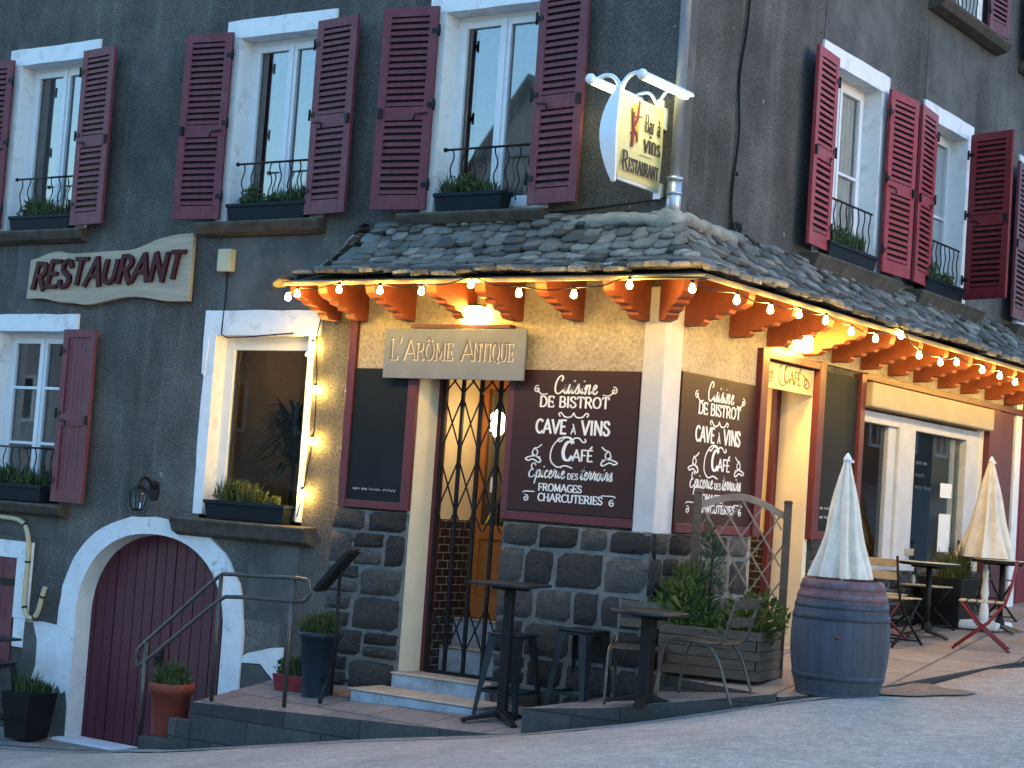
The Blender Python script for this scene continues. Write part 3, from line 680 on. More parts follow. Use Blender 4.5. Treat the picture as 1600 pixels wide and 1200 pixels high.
def wall(name, r, outer, holes, m):
    b = bmesh.new(); es = []
    for loop in [outer] + holes:
        v = [b.verts.new(fac(RL, u, 0, z)) for u, z in loop]
        es += [b.edges.new((v[i], v[(i + 1) % len(v)])) for i in range(len(v))]
    bmesh.ops.triangle_fill(b, use_beauty=True, use_dissolve=False, edges=es)
    for f in b.faces:
        f.normal_update()
        if f.normal.y > 0: f.normal_flip()
    me = bpy.data.meshes.new(name); b.to_mesh(me); b.free(); me.materials.append(MT[m])
    o = bpy.data.objects.new(name, me); COL.objects.link(o); o.parent = house; o.rotation_euler = (0, 0, r); return o
g = .06
def grow(w): return rect(w[0] - g, w[1] + g, w[2] - g, w[3] + g)
wall('facade_wall', RL, rect(-13, 0, -2.2, TOPZ), [grow(w) for w in WL + [WLOW, WPIC]] + [rect(*DOORL), arch_pts(ARW + .05, ARZ0, ARSP, ARR + .05)], 'wall')
wall('facade_wall', RR, rect(0, 13, -1, TOPZ), [grow(w) for w in WR + WR2] + [rect(*DOORR), rect(*SHOPR), rect(*REDR)], 'wall')
m = MB(); m.box(-13, 0, 12.6, 13, -2, TOPZ); m.box(-13.2, -13, .0, 13, -2, TOPZ); m.box(-13, -.02, 4.55, 4.75, 3.65, TOPZ); m.box(-13, -2.6, 3.2, 3.4, -2, 3.6); m.box(-3.4, -3.2, 4.75, 13, -2, TOPZ)
m.box(-13, -.01, .01, 13, TOPZ, TOPZ + .1); m.build('inner_wall', 'dark', house)
m = MB(); m.box(-13.4, .35, -.35, 13, TOPZ + .1, TOPZ + .22); m.build('eaves_board', 'greywood', house)
m = MB(); m.add([(-13.4, -.35, TOPZ + .23), (.35, -.35, TOPZ + .23), (.35, 13, TOPZ + .23), (-13.4, 13, TOPZ + .23), (-6, 6, TOPZ + 4), (-6, 8, TOPZ + 4)], [(0, 1, 4), (1, 2, 5, 4), (2, 3, 5), (3, 0, 4, 5)]); m.build('roof', 'slate', house)
# pale smooth corner band beside the pipe
m = MB(); m.box(-.02, .018, -.018, .2, 3.95, TOPZ); m.build('corner_band', 'render', house)
# smooth render patches around the openings (plaster repairs)
def patch(r, u0, u1, z0, z1, mm='render', o=.006):
    m = MB(); n = 10
    L = [(u0 + rng.uniform(-.012, .012), z0 + (z1 - z0) * i / n) for i in range(n + 1)]; Rr = [(u1 + rng.uniform(-.012, .012), z0 + (z1 - z0) * i / n) for i in range(n, -1, -1)]
    m.prism(L + Rr, -o, .02, 'xz'); return m.build('render_patch', mm, house, rz=r)
patch(RR, 2.66, 4.28, 6.16, 9.5); patch(RR, 5.18, 6.66, 6.16, 7.12); patch(RL, -5.05, -3.75, 3.26, 3.96, o=.004); patch(RL, -8.1, -7.1, 3.28, 3.96, o=.004); patch(RL, -4.38, -3.75, .3, 1.06, o=.004)
patch(RL, -8.1, -7.1, .85, 1.1, o=.004)

# ---- windows with their surrounds, sills, shutters and guards
def surround(r, w, lint=.18, jam=.15, ear=0, mm='white', jamr=None):
    jr = jamr or jam
    u0, u1, z0, z1 = w; m = MB(); o = .022; d = -.24
    def irregular_lintel(a, b, c, e):
        n = 9; pts = [(a + (b - a) * i / n, c + rng.uniform(-.003, .003)) for i in range(n + 1)] + [(b - (b - a) * i / n, e + rng.uniform(-.005, .005)) for i in range(n + 1)]
        m.prism(pts, -o - .004, -d, 'xz')
    irregular_lintel(u0 - jam - .03, u1 + jam, z1, z1 + lint)
    for a, b in ((u0 - jam, u0), (u1, u1 + jr)):
        n = 8; A = [(a + (rng.uniform(-.01, .01) if a < u0 else 0), z0 - .0 + (z1 - z0) * i / n) for i in range(n + 1)]; B = [(b + (rng.uniform(-.01, .01) if b > u1 else 0), z0 + (z1 - z0) * i / n) for i in range(n, -1, -1)]
        m.prism(A + B, -o, -d, 'xz')
    if ear: m.prism([(u0 - jam - .02, z1 - .38), (u0 - jam + .02 + .0, z1 - .40), (u0 - jam + .05, z1), (u0 - jam - .03, z1)], -o - .007, 0, 'xz')
    m.build('window_surround', mm, house, rz=r)

def sill(r, u0, u1, zt, h=.14, o=.17):
    m = MB(); prof = [(.24, zt - h), (.24, zt), (-o, zt - .012), (-o - .01, zt - .03), (-o + .005, zt - .055), (-o + .05, zt - h * .8), (-.04, zt - h)]
    m.prism(prof, u0, u1, 'yz'); m.build('window_sill', 'sill', house, rz=r, bevel=.012)

def curtain_mesh(m, u0, u1, z0, z1, o, amp=.02, waves=9):
    n = waves * 6; vs = []
    for i in range(n + 1):
        t = i / n; y = -o + amp * math.sin(t * waves * 2 * PI + .6 * math.sin(t * 9)); x = u0 + (u1 - u0) * t
        vs += [(x, y, z0), (x, y, z1)]
    m.add(vs, [(2 * i, 2 * i + 2, 2 * i + 3, 2 * i + 1) for i in range(n)], 0, True)

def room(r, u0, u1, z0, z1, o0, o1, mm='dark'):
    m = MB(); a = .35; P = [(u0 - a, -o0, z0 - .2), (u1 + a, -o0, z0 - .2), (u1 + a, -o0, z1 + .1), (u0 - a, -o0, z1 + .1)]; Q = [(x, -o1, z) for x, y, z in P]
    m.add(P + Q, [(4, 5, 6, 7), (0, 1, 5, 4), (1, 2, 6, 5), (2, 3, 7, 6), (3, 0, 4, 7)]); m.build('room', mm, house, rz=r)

def casement(r, w, mun=0, curt=((.12, .48), (.5, 1.0)), inset=.17, glass='glass', cmat='curtain', rmat='dark', cz=0.0):
    u0, u1, z0, z1 = w; o = -inset; m = MB(); c = (u0 + u1) / 2
    def b(a0, a1, b0, b1, oo=0.0, t=.05): m.box(a0, a1, -(o + oo), -(o + oo) + t, b0, b1)
    f = .055
    b(u0, u0 + f, z0, z1); b(u1 - f, u1, z0, z1); b(u0 + f, u1 - f, z1 - f, z1); b(u0 + f, u1 - f, z0, z0 + f)
    s_ = .06
    for a0, a1 in ((u0 + f, c), (c, u1 - f)):
        b(a0, a0 + s_, z0 + f, z1 - f, .012, .05); b(a1 - s_, a1, z0 + f, z1 - f, .012, .05)
        b(a0 + s_, a1 - s_, z1 - f - s_, z1 - f, .012, .05); b(a0 + s_, a1 - s_, z0 + f, z0 + f + .1, .012, .05)
        for k in range(mun):
            z = z0 + (z1 - z0) * (k + 1) / (mun + 1); b(a0 + s_, a1 - s_, z - .015, z + .015, .008, .04)
    b(c - .02, c + .02, z0 + f, z1 - f, .028, .016)
    win = m.build('window', 'winframe', house, rz=r, bevel=.004)
    for a0, a1 in ((u0 + f + s_, c - s_), (c + s_, u1 - f - s_)):
        m = MB(); y = -o + .022; m.add([(a0, y, z0 + f), (a1, y, z0 + f), (a1, y, z1 - f), (a0, y, z1 - f)], [(0, 1, 2, 3)]); m.build('pane', glass, win)
    for t0, t1_ in curt:
        m = MB(); curtain_mesh(m, u0 + (u1 - u0) * t0, u0 + (u1 - u0) * t1_, z0 + .04, (z1 - .05) if not cz else z0 + cz, o - .055, waves=max(3, int(12 * (t1_ - t0)))); m.build('curtain', cmat, win)
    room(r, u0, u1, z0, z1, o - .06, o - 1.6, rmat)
    return win

def louvre_shutter(r, u, z, w, h, side, ang, mm, name='shutter', solid=False):
    """hinged at u; side -1 opens away to smaller u, +1 to larger u; ang tilts the leaf off the wall"""
    m = MB(); st = .085; t = .034; L = lambda a: a if side > 0 else -a
    def b(a0, a1, z0, z1, y0=0.0, y1=t): m.box(min(L(a0), L(a1)), max(L(a0), L(a1)), -y1, -y0, z0, z1)
    b(0, st, 0, h); b(w - st, w, 0, h)
    rails = [(0, .13), (h * .44, h * .44 + .12), (h - .085, h)]
    for a, c in rails: b(st, w - st, a, c, .001, t - .001)
    if solid:
        for a, c in ((.13, h * .44), (h * .44 + .12, h - .085)):
            k = 5
            for i in range(k): b(st + (w - 2 * st) * i / k + .002, st + (w - 2 * st) * (i + 1) / k - .002, a, c, .008, .02)
    else:
        for a, c in ((.13, h * .44), (h * .44 + .12, h - .085)):
            n = max(4, int((c - a) / .058)); pz = (c - a) / n
            for i in range(n):
                zc = a + pz * (i + .5); x0, x1 = sorted((L(st - .004), L(w - st + .004)))
                y0, y1 = -.006, -t + .003; dz = .009; th = .0155
                P = [(x0, y0, zc + dz - th), (x1, y0, zc + dz - th), (x1, y1, zc - dz * .5 - th), (x0, y1, zc - dz * .5 - th), (x0, y0, zc + dz + th), (x1, y0, zc + dz + th), (x1, y1, zc - dz * .5 + th), (x0, y1, zc - dz * .5 + th)]
                m.hexa(P)
    o = m.build(name, mm, house)
    if not solid:
        bk = MB(); bk.box(min(L(st - .01), L(w - st + .01)), max(L(st - .01), L(w - st + .01)), -.005, -.001, .1, h - .06); bk.build('gap_shade_sheet', 'black', o)  # black sheet added in place of the shade between the louvres
    o.location = fac(r, u, .075, z); o.rotation_euler = (0, 0, r + (-ang if side < 0 else ang) * -1)
    for zz in (.2, h - .25, h * .5):
        m = MB(); m.box(min(L(-.035), L(.05)), max(L(-.035), L(.05)), -t - .006, -t, zz, zz + .045); m.tube([(L(-.02), -t - .004, zz - .03), (L(-.02), -t - .004, zz + .075)], .012); m.build('hinge', 'rust', o)
    m = MB(); m.tube([(L(st * .5), -t - .004, h * .44 + .06), (L(st * .5 + .11), -t - .02, h * .44 + .05), (L(st * .5 + .13), -t - .02, h * .44 + .0)], .008); m.build('latch', 'rust', o); m = MB(); m.box(min(L(w - .06), L(w - .02)), max(L(w - .06), L(w - .02)), -t - .02, -t, h * .45, h * .45 + .09); m.build('catch', 'rust', o)
    return o

def guard(r, u0, u1, z0, zt, n=8, o=.03):
    m = MB(); m.tube([fac(RL, u0, o, zt), fac(RL, u1, o, zt)], .011, 6)
    m.ball(fac(RL, u0 - .01, o, zt), .022, 6)
    for i in range(n):
        u = u0 + (u1 - u0) * (i + .6) / n; k = 14
        m.tube([(u + .018 * math.sin(j / k * 4 * PI + i), -o, zt - (zt - z0) * j / k) for j in range(k + 1)], .007, 5)
    m.build('window_guard', 'rust', house, rz=r)

SH = 1.86
for i, w in enumerate(WL):
    surround(RL, w); sill(RL, w[0] - .3, w[1] + .2, 4.11)
    casement(RL, w, 0, ((.2, .5), (.5, 1.0)))
    louvre_shutter(RL, w[0] - .03, 4.135, .56, SH, -1, R_(7 + 2 * i), 'plum'); louvre_shutter(RL, w[1] + .0, 4.135, .54, SH, 1, R_(6), 'plum')
    guard(RL, w[0] + .12, w[1], 4.2, 4.68)
for i, w in enumerate(WR):
    surround(RR, w, jam=.17); sill(RR, w[0] - .42, w[1] + .36, 4.09, h=.2, o=.2)
    casement(RR, w, 1, ((.02, .98),), cmat='lace', glass='glassmid')
    louvre_shutter(RR, w[0] - .02, 4.14, .55, SH, -1, R_(5), 'red' if i < 2 else 'plum')
    if i == 1: louvre_shutter(RR, w[1] + .02, 4.16, .56, SH, 1, R_(107), 'redfresh')
    elif i == 0: louvre_shutter(RR, w[1] + .04, 4.14, .6, SH, 1, R_(5), 'red')
    guard(RR, w[0] + .0, w[1] - .1, 4.2, 4.69)
for i, w in enumerate(WR2):
    surround(RR, w, jam=.15); sill(RR, w[0] - .42, w[1] + .7, 7.26, o=.2); casement(RR, w, 1, ((.02, .98),), cmat='lace')
    louvre_shutter(RR, w[0] - .02, 7.3, .5, 1.8, -1, R_(5), 'plum'); louvre_shutter(RR, w[1] + .18, 7.3, .52, 1.8, 1, R_(5), 'plum'); guard(RR, w[0] + .05, w[1], 7.34, 7.85)
# ground floor, street side
surround(RL, WLOW); sill(RL, -8.6, -6.95, 1.225); casement(RL, WLOW, 2, ((.03, .97),), cmat='lace', cz=1.2)
louvre_shutter(RL, WLOW[1] + .05, 1.25, .52, 1.79, 1, R_(4), 'plum', solid=True)
guard(RL, -8.2, -7.2, 1.33, 1.79)
surround(RL, WPIC, lint=.24, jam=.13, ear=1, jamr=.065); sill(RL, -5.33, -3.57, 1.22, h=.19)
m = MB(); u0, u1, z0, z1 = WPIC
for a in (( u0, u0 + .11, z0, z1), (u1 - .11, u1, z0, z1), (u0 + .11, u1 - .11, z1 - .13, z1), (u0 + .11, u1 - .11, z0, z0 + .1)): m.box(a[0], a[1], .14, .2, a[2], a[3])
win = m.build('window', 'winframe', house, bevel=.006)
m = MB(); m.add([(u0 + .1, .17, z0 + .1), (u1 - .1, .17, z0 + .1), (u1 - .1, .17, z1 - .1), (u0 + .1, .17, z1 - .1)], [(0, 1, 2, 3)]); m.build('pane', 'glasslo', win)
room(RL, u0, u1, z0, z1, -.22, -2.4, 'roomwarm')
m = MB(); m.box(-5.0, -4.25, 1.6, 1.7, 1.0, 3.2); m.box(-4.1, -3.4, 1.9, 2.0, 1.0, 3.2); m.build('room_partition', 'dark', house)

# ---- garage arch
A_out = arch_pts(ARW + .26, ARZ0, ARSP, ARR + .17, 28); A_in = arch_pts(ARW, ARZ0, ARSP, ARR, 28)
m = MB(); N_ = len(A_out); vs = []
for (a, b), (c, d) in zip(A_out, A_in):
    j = rng.uniform(-.012, .012)
    vs += [(a + j, .02, b + j), (a + j, -.03, b + j), (c, -.034, d), (ARCX + (c - ARCX) * .995, .19, d - (.01 if d > ARSP else 0))]
m.add(vs, [(4 * i + k, 4 * i + 4 + k, 4 * i + 5 + k, 4 * i + 1 + k) for i in range(N_ - 1) for k in range(3)]); m.build('arch_surround', 'stained', house)
for sgn in (-1, 1):
    m = MB(); n = 8
    for i in range(n):
        x0 = ARCX + sgn * (.006 + 1.1 * i / n); x1 = ARCX + sgn * (1.1 * (i + 1) / n - .006)
        y = .165 + rng.uniform(0, .007); m.box(min(x0, x1), max(x0, x1), y, y + .04, ARZ0, 1.1)
    d = m.build('garage_door', 'plumdk', house)
    m = MB()
    if sgn > 0: m.tube([(ARCX + .03, .155, -.2), (ARCX + .03, .12, -.28), (ARCX + .09, .12, -.3)], .012); m.box(ARCX + .01, ARCX + .06, .15, .165, -.32, -.1)
    else: m.box(ARCX - .05, ARCX - .015, .15, .165, -.3, -.2)
    m.build('door_latch', 'rust', d)
m = MB(); m.box(ARCX - 1.5, ARCX + 1.2, .33, .36, -1.4, 1.2); m.build('garage_back', 'dark', house)
m = MB(); m.box(-6.75, -4.8, -.16, .16, -1.4, -1.115); m.build('garage_threshold', 'stained', house, bevel=.015)
def wpatch(poly, o, mm='stained'):
    m = MB(); m.prism(poly, -o, .02, 'xz'); m.build('painted_plinth_patch', mm, house)
wpatch([(-7.46, -.02), (-7.2, .0), (-6.9, -.02), (-6.9, -1.25), (-7.3, -1.25), (-7.36, -.8), (-7.3, -.55), (-7.32, -.3)], .018)
wpatch([(-4.42, -.1), (-4.3, -.02), (-4.0, .06), (-3.85, .08), (-3.85, -.3), (-4.02, -.18), (-4.12, -.1), (-4.3, -.02 - .09), (-4.44, -.12)], .018)
wpatch([(-4.44, -.12), (-4.3, -.12), (-4.12, -.12), (-4.02, -.2), (-3.86, -.33), (-3.86, -.9), (-4.44, -1.0)], .012, 'render')
wpatch([(-6.93, -1.3), (-6.93, -.72), (-6.86, -.62), (-6.8, -.7), (-6.74, -.66), (-6.7, -.8), (-6.69, -1.3)], .037, 'render')
wpatch([(-7.46, -.02), (-7.33, -.02), (-7.25, -.2), (-7.24, -.45), (-7.32, -.7), (-7.46, -.72)], .021, 'render')
# cellar hatch on the far side of the garage
m = MB(); m.box(-8.6, -7.43, -.028, .02, .62, .8); m.box(-7.66, -7.43, -.028, .02, .0, .62); m.box(-7.64, -7.46, -.02, .02, -.3, .0); m.build('hatch_surround', 'white', house, bevel=.006)
m = MB()
for i in range(5): m.box(-8.66 + i * .2, -8.465 + i * .2, -.02, .02, -.5, .615)
h_ = m.build('cellar_door', 'plum', house, bevel=.004); m = MB(); m.box(-7.9, -7.67, -.03, -.02, .33, .4); m.build('hinge', 'rust', h_)

# ---- shop front stonework
def block(m, P, du, dn, dv, w, h):
    """one rough stone face; P lower corner, du along, dv up, dn outward"""
    n = 6; k = 5; vs = []; j = [rng.uniform(-.012, .012) for _ in range(8)]; tl = rng.uniform(-.008, .008)
    for b_ in range(k + 1):
        for a_ in range(n + 1):
            s, t = a_ / n, b_ / k; e = min(s, 1 - s, t, 1 - t)
            d = (0 if e == 0 else .026 + .014 * min(1, e * 4) + rng.uniform(-.013, .014)) + tl * (s - .5)
            u = s * w + (1 - abs(2 * s - 1)) * 0 + (j[0] * (1 - t) + j[1] * t) * (1 - s) + (j[2] * (1 - t) + j[3] * t) * s; v = t * h + (j[4] * (1 - s) + j[5] * s) * (1 - t) * .6 + (j[6] * (1 - s) + j[7] * s) * t * .6
            vs.append(Vector(P) + Vector(du) * u + Vector(dv) * v + Vector(dn) * max(-.01, d))
    m.add(vs, [(b_ * (n + 1) + a_, b_ * (n + 1) + a_ + 1, (b_ + 1) * (n + 1) + a_ + 1, (b_ + 1) * (n + 1) + a_) for b_ in range(k) for a_ in range(n)], 0, True)
def masonry(m, u0, u1, z0, z1, base, courses, lmin=.24, lmax=.5, gap=.013):
    z = z1; i = 0
    while z > z0 + .05:
        h = courses[i % len(courses)] * rng.uniform(.92, 1.08); h = min(h, z - z0); u = u0; first = True
        while u < u1 - .02:
            w = rng.uniform(lmin, lmax) * (.6 if first and i % 2 else 1); w = w if u1 - u - w > lmin * .6 else u1 - u; first = False
            if h > .22 and rng.random() < .22 and w < lmax * .8:
                block(m, (u + gap / 2, -base, z - h / 2 + gap / 2), (1, 0, 0), (0, -1, 0), (0, 0, 1), w - gap, h / 2 - gap); block(m, (u + gap / 2, -base, z - h + gap / 2), (1, 0, 0), (0, -1, 0), (0, 0, 1), w - gap, h / 2 - gap)
            else: block(m, (u + gap / 2, -base, z - h + gap / 2), (1, 0, 0), (0, -1, 0), (0, 0, 1), w - gap, h - gap)
            u += w
        z -= h; i += 1
CRS = [.2, .31, .27, .32, .25, .3]
for (a, b, z0, z1, r) in ((-3.36, -2.47, -.5, 1.42, RL), (-1.455, .075, -.4, 1.415, RL), (-.075, 1.63, .1, 1.42, RR), (2.9, 3.86, .2, 1.42, RR), (3.86, 7.6, .3, 1.15, RR)):
    m = MB(); masonry(m, a, b, z0, z1, .035, CRS, *((.34, .58) if a < -3 else (.26, .5) if r == RL or a < 2 else (.14, .34))); m.build('stone_plinth', 'stone', house, rz=r)
    m = MB(); m.box(a + .02, b - (.033 if a == -1.455 else .0), -.042, .03, z0, z1 - .008); m.build('plinth_mortar', 'mortar', house, rz=r)

# ---- shop front joinery and plaster, street side
def joinery(name, mm, boxes, r=RL, bevel=.005, par=None):
    m = MB()
    for (u0, u1, o0, o1, z0, z1) in boxes: m.box(u0, u1, -o1, -o0, z0, z1)
    return m.build(name, mm, par or house, rz=r, bevel=bevel)
def plaster(u0, u1, z0, z1, r, o=.028):
    m = MB(); m.box(u0, u1, -o, .0, z0, z1); m.build('plaster_panel', 'plaster', house, rz=r)
plaster(-3.2, -.15, 2.7, 3.6, RL); plaster(.24, 1.63, 2.76, 3.6, RR); plaster(1.63, 8.0, 3.1, 3.6, RR)
joinery('shop_frame', 'frame', [(-3.29, -3.2, 0, .07, 1.43, 3.3), (-2.56, -2.465, 0, .07, 1.43, 2.7), (-3.2, -2.56, 0, .068, 1.43, 1.5)])
joinery('shop_frame', 'frame', [(-1.475, -1.41, 0, .05, 1.43, 2.72), (-1.41, -.15, 0, .048, 1.43, 1.51)])
m = MB(); m.prism([(-.16, -.045), (.045, -.045), (.045, .255), (-.16, .255)], 1.4, 3.42, 'xy'); m.build('corner_pillar', 'pillar', house, bevel=.012)
# entrance recess: white reveal, purple post, lobby lined with black tiles under yellow plaster, steps, door
m = MB(); m.hexa([(-2.5, -.028, .0), (-2.455, -.028, .0), (-2.41, .2, .0), (-2.5, .2, .0), (-2.5, -.028, 2.8), (-2.455, -.028, 2.8), (-2.41, .2, 2.8), (-2.5, .2, 2.8)]); m.build('door_reveal', 'cream', house)
joinery('door_frame', 'frame', [(-2.43, -2.35, -.27, -.2, .0, 2.8), (-1.5, -1.42, -.27, -.2, .0, 2.8), (-2.35, -1.5, -.265, -.205, 2.74, 2.8)])
joinery('lobby_wall', 'lobby', [(-2.44, -2.36, -1.0, -.275, 1.38, 2.9), (-1.44, -1.34, -1.0, -.275, 0, 2.9), (-2.44, -1.4, -1.0, -.03, 2.9, 2.95)], bevel=0)
joinery('lobby_tiles', 'tileL', [(-2.44, -2.355, -1.0, -.272, -.1, 1.38)], bevel=0)
joinery('entrance_door', 'doorwood', [(-2.355, -2.25, -.80, -.74, .5, 2.75), (-1.54, -1.44, -.80, -.74, .5, 2.75), (-2.25, -1.54, -.80, -.74, 2.6, 2.75), (-2.25, -1.54, -.80, -.74, .5, .7), (-2.25, -1.54, -.80, -.74, 1.22, 1.35), (-2.25, -1.54, -.795, -.76, .7, 1.22), (-2.18, -1.96, -.765, -.745, .76, 1.16), (-1.88, -1.62, -.765, -.745, .76, 1.16)])
dr = [o for o in house.children if o.name.startswith('entrance_door')][0]
m = MB(); m.add([(-2.26, .77, 1.34), (-1.53, .77, 1.34), (-1.53, .77, 2.61), (-2.26, .77, 2.61)], [(0, 1, 2, 3)]); m.build('pane', 'glass', dr)
for (u, z, a, b, mm) in ((-2.14, 1.44, .15, .21, 'ink'), (-2.14, 1.72, .06, .14, 'paper'), (-1.86, 1.44, .1, .2, 'paper')):
    m = MB(); m.box(u - a / 2, u + a / 2, .752, .765, z - b / 2, z + b / 2); m.build('notice', mm, dr)
m = MB(); m.prism([(-2.2, 1.36), (-2.17, 1.36), (-2.08, 1.53), (-2.11, 1.53)], .748, .751, 'xz'); m.build('notice_band', 'yellowink', dr)
room(RL, -2.35, -1.5, .5, 2.7, -.82, -2.6, 'roomwarm')
joinery('door_step', 'step', [(-2.47, -1.45, -.28, .12, -.5, -.0), (-2.36, -1.44, -.8, -.4, -.3, .23), (-2.36, -1.44, -.8, -.58, -.3, .48)], bevel=.012)
joinery('door_step', 'step', [(-2.56, -1.2, .12, .56, -.6, -.13)], bevel=.015)
joinery('step_tread', 'steptop', [(-2.48, -1.44, -.28, .13, 0.0, .018), (-2.58, -1.18, .125, .575, -.128, -.112), (-2.355, -1.45, -.58, -.39, .232, .246), (-2.355, -1.45, -.74, -.57, .482, .496)], bevel=.006)
# folding security gate: uprights with crossed lattice
m = MB(); gy = .19
for i in range(5):
    u = -2.335 + i * .205; w_ = .018 if i in (0, 4) else .016
    m.box(u - w_, u + w_, gy - .012, gy + .012, .05, 2.75)
for i in range(4):
    u = -2.335 + i * .205
    for z0, z1 in ((1.42, 1.9), (1.98, 2.46), (.2, .62), (2.5, 2.72), (1.3, 1.42)):
        if z1 - z0 < .2: m.bar((u, gy - .014, z1 + .06), (u + .1025, gy - .014, z0), .007, .012); m.bar((u + .205, gy + .014, z1 + .06), (u + .1025, gy + .014, z0), .007, .012)
        else: m.bar((u, gy - .014, z0), (u + .205, gy - .014, z1), .007, .014); m.bar((u + .205, gy + .014, z0), (u, gy + .014, z1), .007, .014)
m.box(-2.35, -1.5, gy - .015, gy + .015, .022, .05); m.box(-2.35, -1.5, gy - .02, gy + .02, 2.72, 2.76)
m.build('security_gate', 'rust', house)

# ---- side front: café door, chalkboard post, shop window
joinery('shop_frame', 'frame', [(1.62, 1.755, 0, .09, 1.42, 3.1), (1.755, 2.82, 0, .085, 3.02, 3.09), (2.82, 2.95, 0, .09, 1.42, 3.1), (2.95, 3.78, 0, .07, 1.42, 1.5), (3.78, 3.89, 0, .09, 1.2, 3.08), (3.89, 8.6, 0, .085, 3.03, 3.1), (7.42, 7.75, 0, .09, .5, 3.03), (.27, 1.62, 0, .07, 1.42, 1.5), (7.75, 8.3, 0, .06, .5, 3.03)], RR)
joinery('door_reveal', 'cream', [(2.8, 2.88, -.3, .02, .3, 3.02), (1.7, 1.77, -.3, .0, .3, 3.02), (1.77, 2.8, -.32, .0, 3.0, 3.05)], RR)
joinery('door_frame', 'frame', [(2.72, 2.8, -.36, -.3, .3, 3.0), (1.77, 1.84, -.36, -.3, .3, 3.0)], RR)
joinery('lobby_wall', 'lobby', [(2.76, 2.84, -1.3, -.37, 1.45, 3.0), (1.7, 1.78, -1.3, -.37, .3, 3.0), (1.7, 2.84, -1.3, -.03, 3.06, 3.1)], RR, 0)
joinery('lobby_tiles', 'tileR', [(2.755, 2.84, -1.3, -.365, .2, 1.45)], RR, 0)
joinery('lobby_floor', 'steptop', [(1.7, 2.84, -1.3, .1, .2, .42)], RR)
joinery('entrance_door', 'doorwood', [(1.78, 2.76, -1.36, -1.3, .4, 3.05)], RR)
joinery('window_surround', 'pillar', [(3.9, 5.0, -.06, .03, 2.62, 2.74), (4.92, 5.36, -.1, .035, 1.22, 2.74), (6.86, 7.24, -.1, .035, 1.22, 2.74), (5.36, 6.86, -.06, .03, 2.62, 2.74), (3.88, 5.3, -.2, .12, 1.14, 1.22), (4.72, 4.92, -.1, .0, 1.22, 2.62), (5.36, 6.86, -.2, .1, 1.0, 1.1)], RR, .012)
joinery('shop_wall', 'cream', [(7.2, 7.42, -.4, .02, .3, 3.05), (6.7, 6.86, -.5, -.1, 1.1, 2.62)], RR)
joinery('awning_cassette', 'cassette', [(3.9, 7.36, .0, .16, 2.76, 3.01)], RR, .02)
for a, b, z0 in ((3.9, 4.72, 1.22), (5.36, 6.86, 1.1)):
    m = MB(); m.add([(a, .05, z0), (b, .05, z0), (b, .05, 2.62), (a, .05, 2.62)], [(0, 1, 2, 3)]); m.build('shop_pane', 'glasslo', house, rz=RR)
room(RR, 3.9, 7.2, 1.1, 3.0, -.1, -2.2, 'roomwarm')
joinery('stall_riser', 'cream', [(3.9, 4.9, -.06, .0, .3, 1.14)], RR)
joinery('render_pier', 'white', [(8.42, 8.62, -.05, .05, .4, 3.3)], RR)
joinery('back_door', 'redfresh', [(8.75 + i * .23, 8.97 + i * .23, -.1, -.05 + .004 * (i % 2), .5, 3.0) for i in range(5)], RR)

# ---- slate canopy: concave bell profile, hipped round the corner
PROF = cat([(0.0, 4.03, 0), (.1, 3.88, 0), (.27, 3.68, 0), (.5, 3.52, 0), (.82, 3.41, 0)], 8)
def prof(t):
    f = t * (len(PROF) - 1); i = min(int(f), len(PROF) - 2); q = PROF[i].lerp(PROF[i + 1], f - i); d = PROF[i + 1] - PROF[i]; d.normalize(); return q.x, q.y, d
UL0, VR1 = -3.5, 13.0
m = MB()
vs = []; n = len(PROF)
for q in PROF:
    k = q.x / .8
    vs += [(-3.14 - .36 * k ** 1.3, -q.x, q.y - .02), (q.x, -q.x, q.y - .02), (q.x, VR1, q.y - .02)]
fs = []
for i in range(n - 1): fs += [(3 * i, 3 * i + 3, 3 * i + 4, 3 * i + 1), (3 * i + 1, 3 * i + 4, 3 * i + 5, 3 * i + 2)]
m.add(vs, fs)
k0 = len(m.v); m.add([(-3.14, 0, 4.01), (-3.5, 0, 3.39)] , [])
for i in range(n - 1): m.f.append((3 * i, k0 + 1 if i else k0, 3 * i + 3)); m.m.append(0); m.s.append(False)
m.build('canopy_deck', 'greywood', house)
def slate(m, P, e, dn, nrm, w, l, th):
    """P top middle, e along the row, dn down the slope"""
    out = []
    rr = rng.uniform(.3, .62); tlt = rng.uniform(.032, .05); rol = rng.uniform(-.05, .05)
    for a, b in ((-.5, 0), (-.5, 1 - rr), (-.42, 1 - rr * .4), (-.22, 1 - rr * .08), (0, 1), (.22, 1 - rr * .08), (.42, 1 - rr * .4), (.5, 1 - rr), (.5, 0)):
        out.append((a * w * rng.uniform(.94, 1.03), b * l * rng.uniform(.97, 1.03)))
    n = len(out); lo = []; hi = []; md = []; cb = sum(b for a, b in out) / n
    for a, b in out:
        lift = .012 + tlt * (b / l) + rol * a
        p = P + e * a + dn * b
        lo.append(p + nrm * (lift - th * .3)); hi.append(p + nrm * (lift + th * .75)); a2, b2 = a * .62, cb + (b - cb) * .62
        md.append(P + e * a2 + dn * b2 + nrm * (.012 + tlt * (b2 / l) + rol * a2 + th * rng.uniform(1.1, 1.4)))
    m.add(hi + lo, [(i, i + n, (i + 1) % n + n, (i + 1) % n) for i in range(n)] + [tuple(range(2 * n - 1, n - 1, -1))])
    o_ = len(m.v); m.v += [tuple(v) for v in md]
    h0 = o_ - 2 * n
    m.f += [(h0 + i, h0 + (i + 1) % n, o_ + (i + 1) % n, o_ + i) for i in range(n)] + [tuple(o_ + i for i in range(n))]; m.m += [0] * (n + 1); m.s += [True] * (n + 1)
m = MB(); ROWS = 10
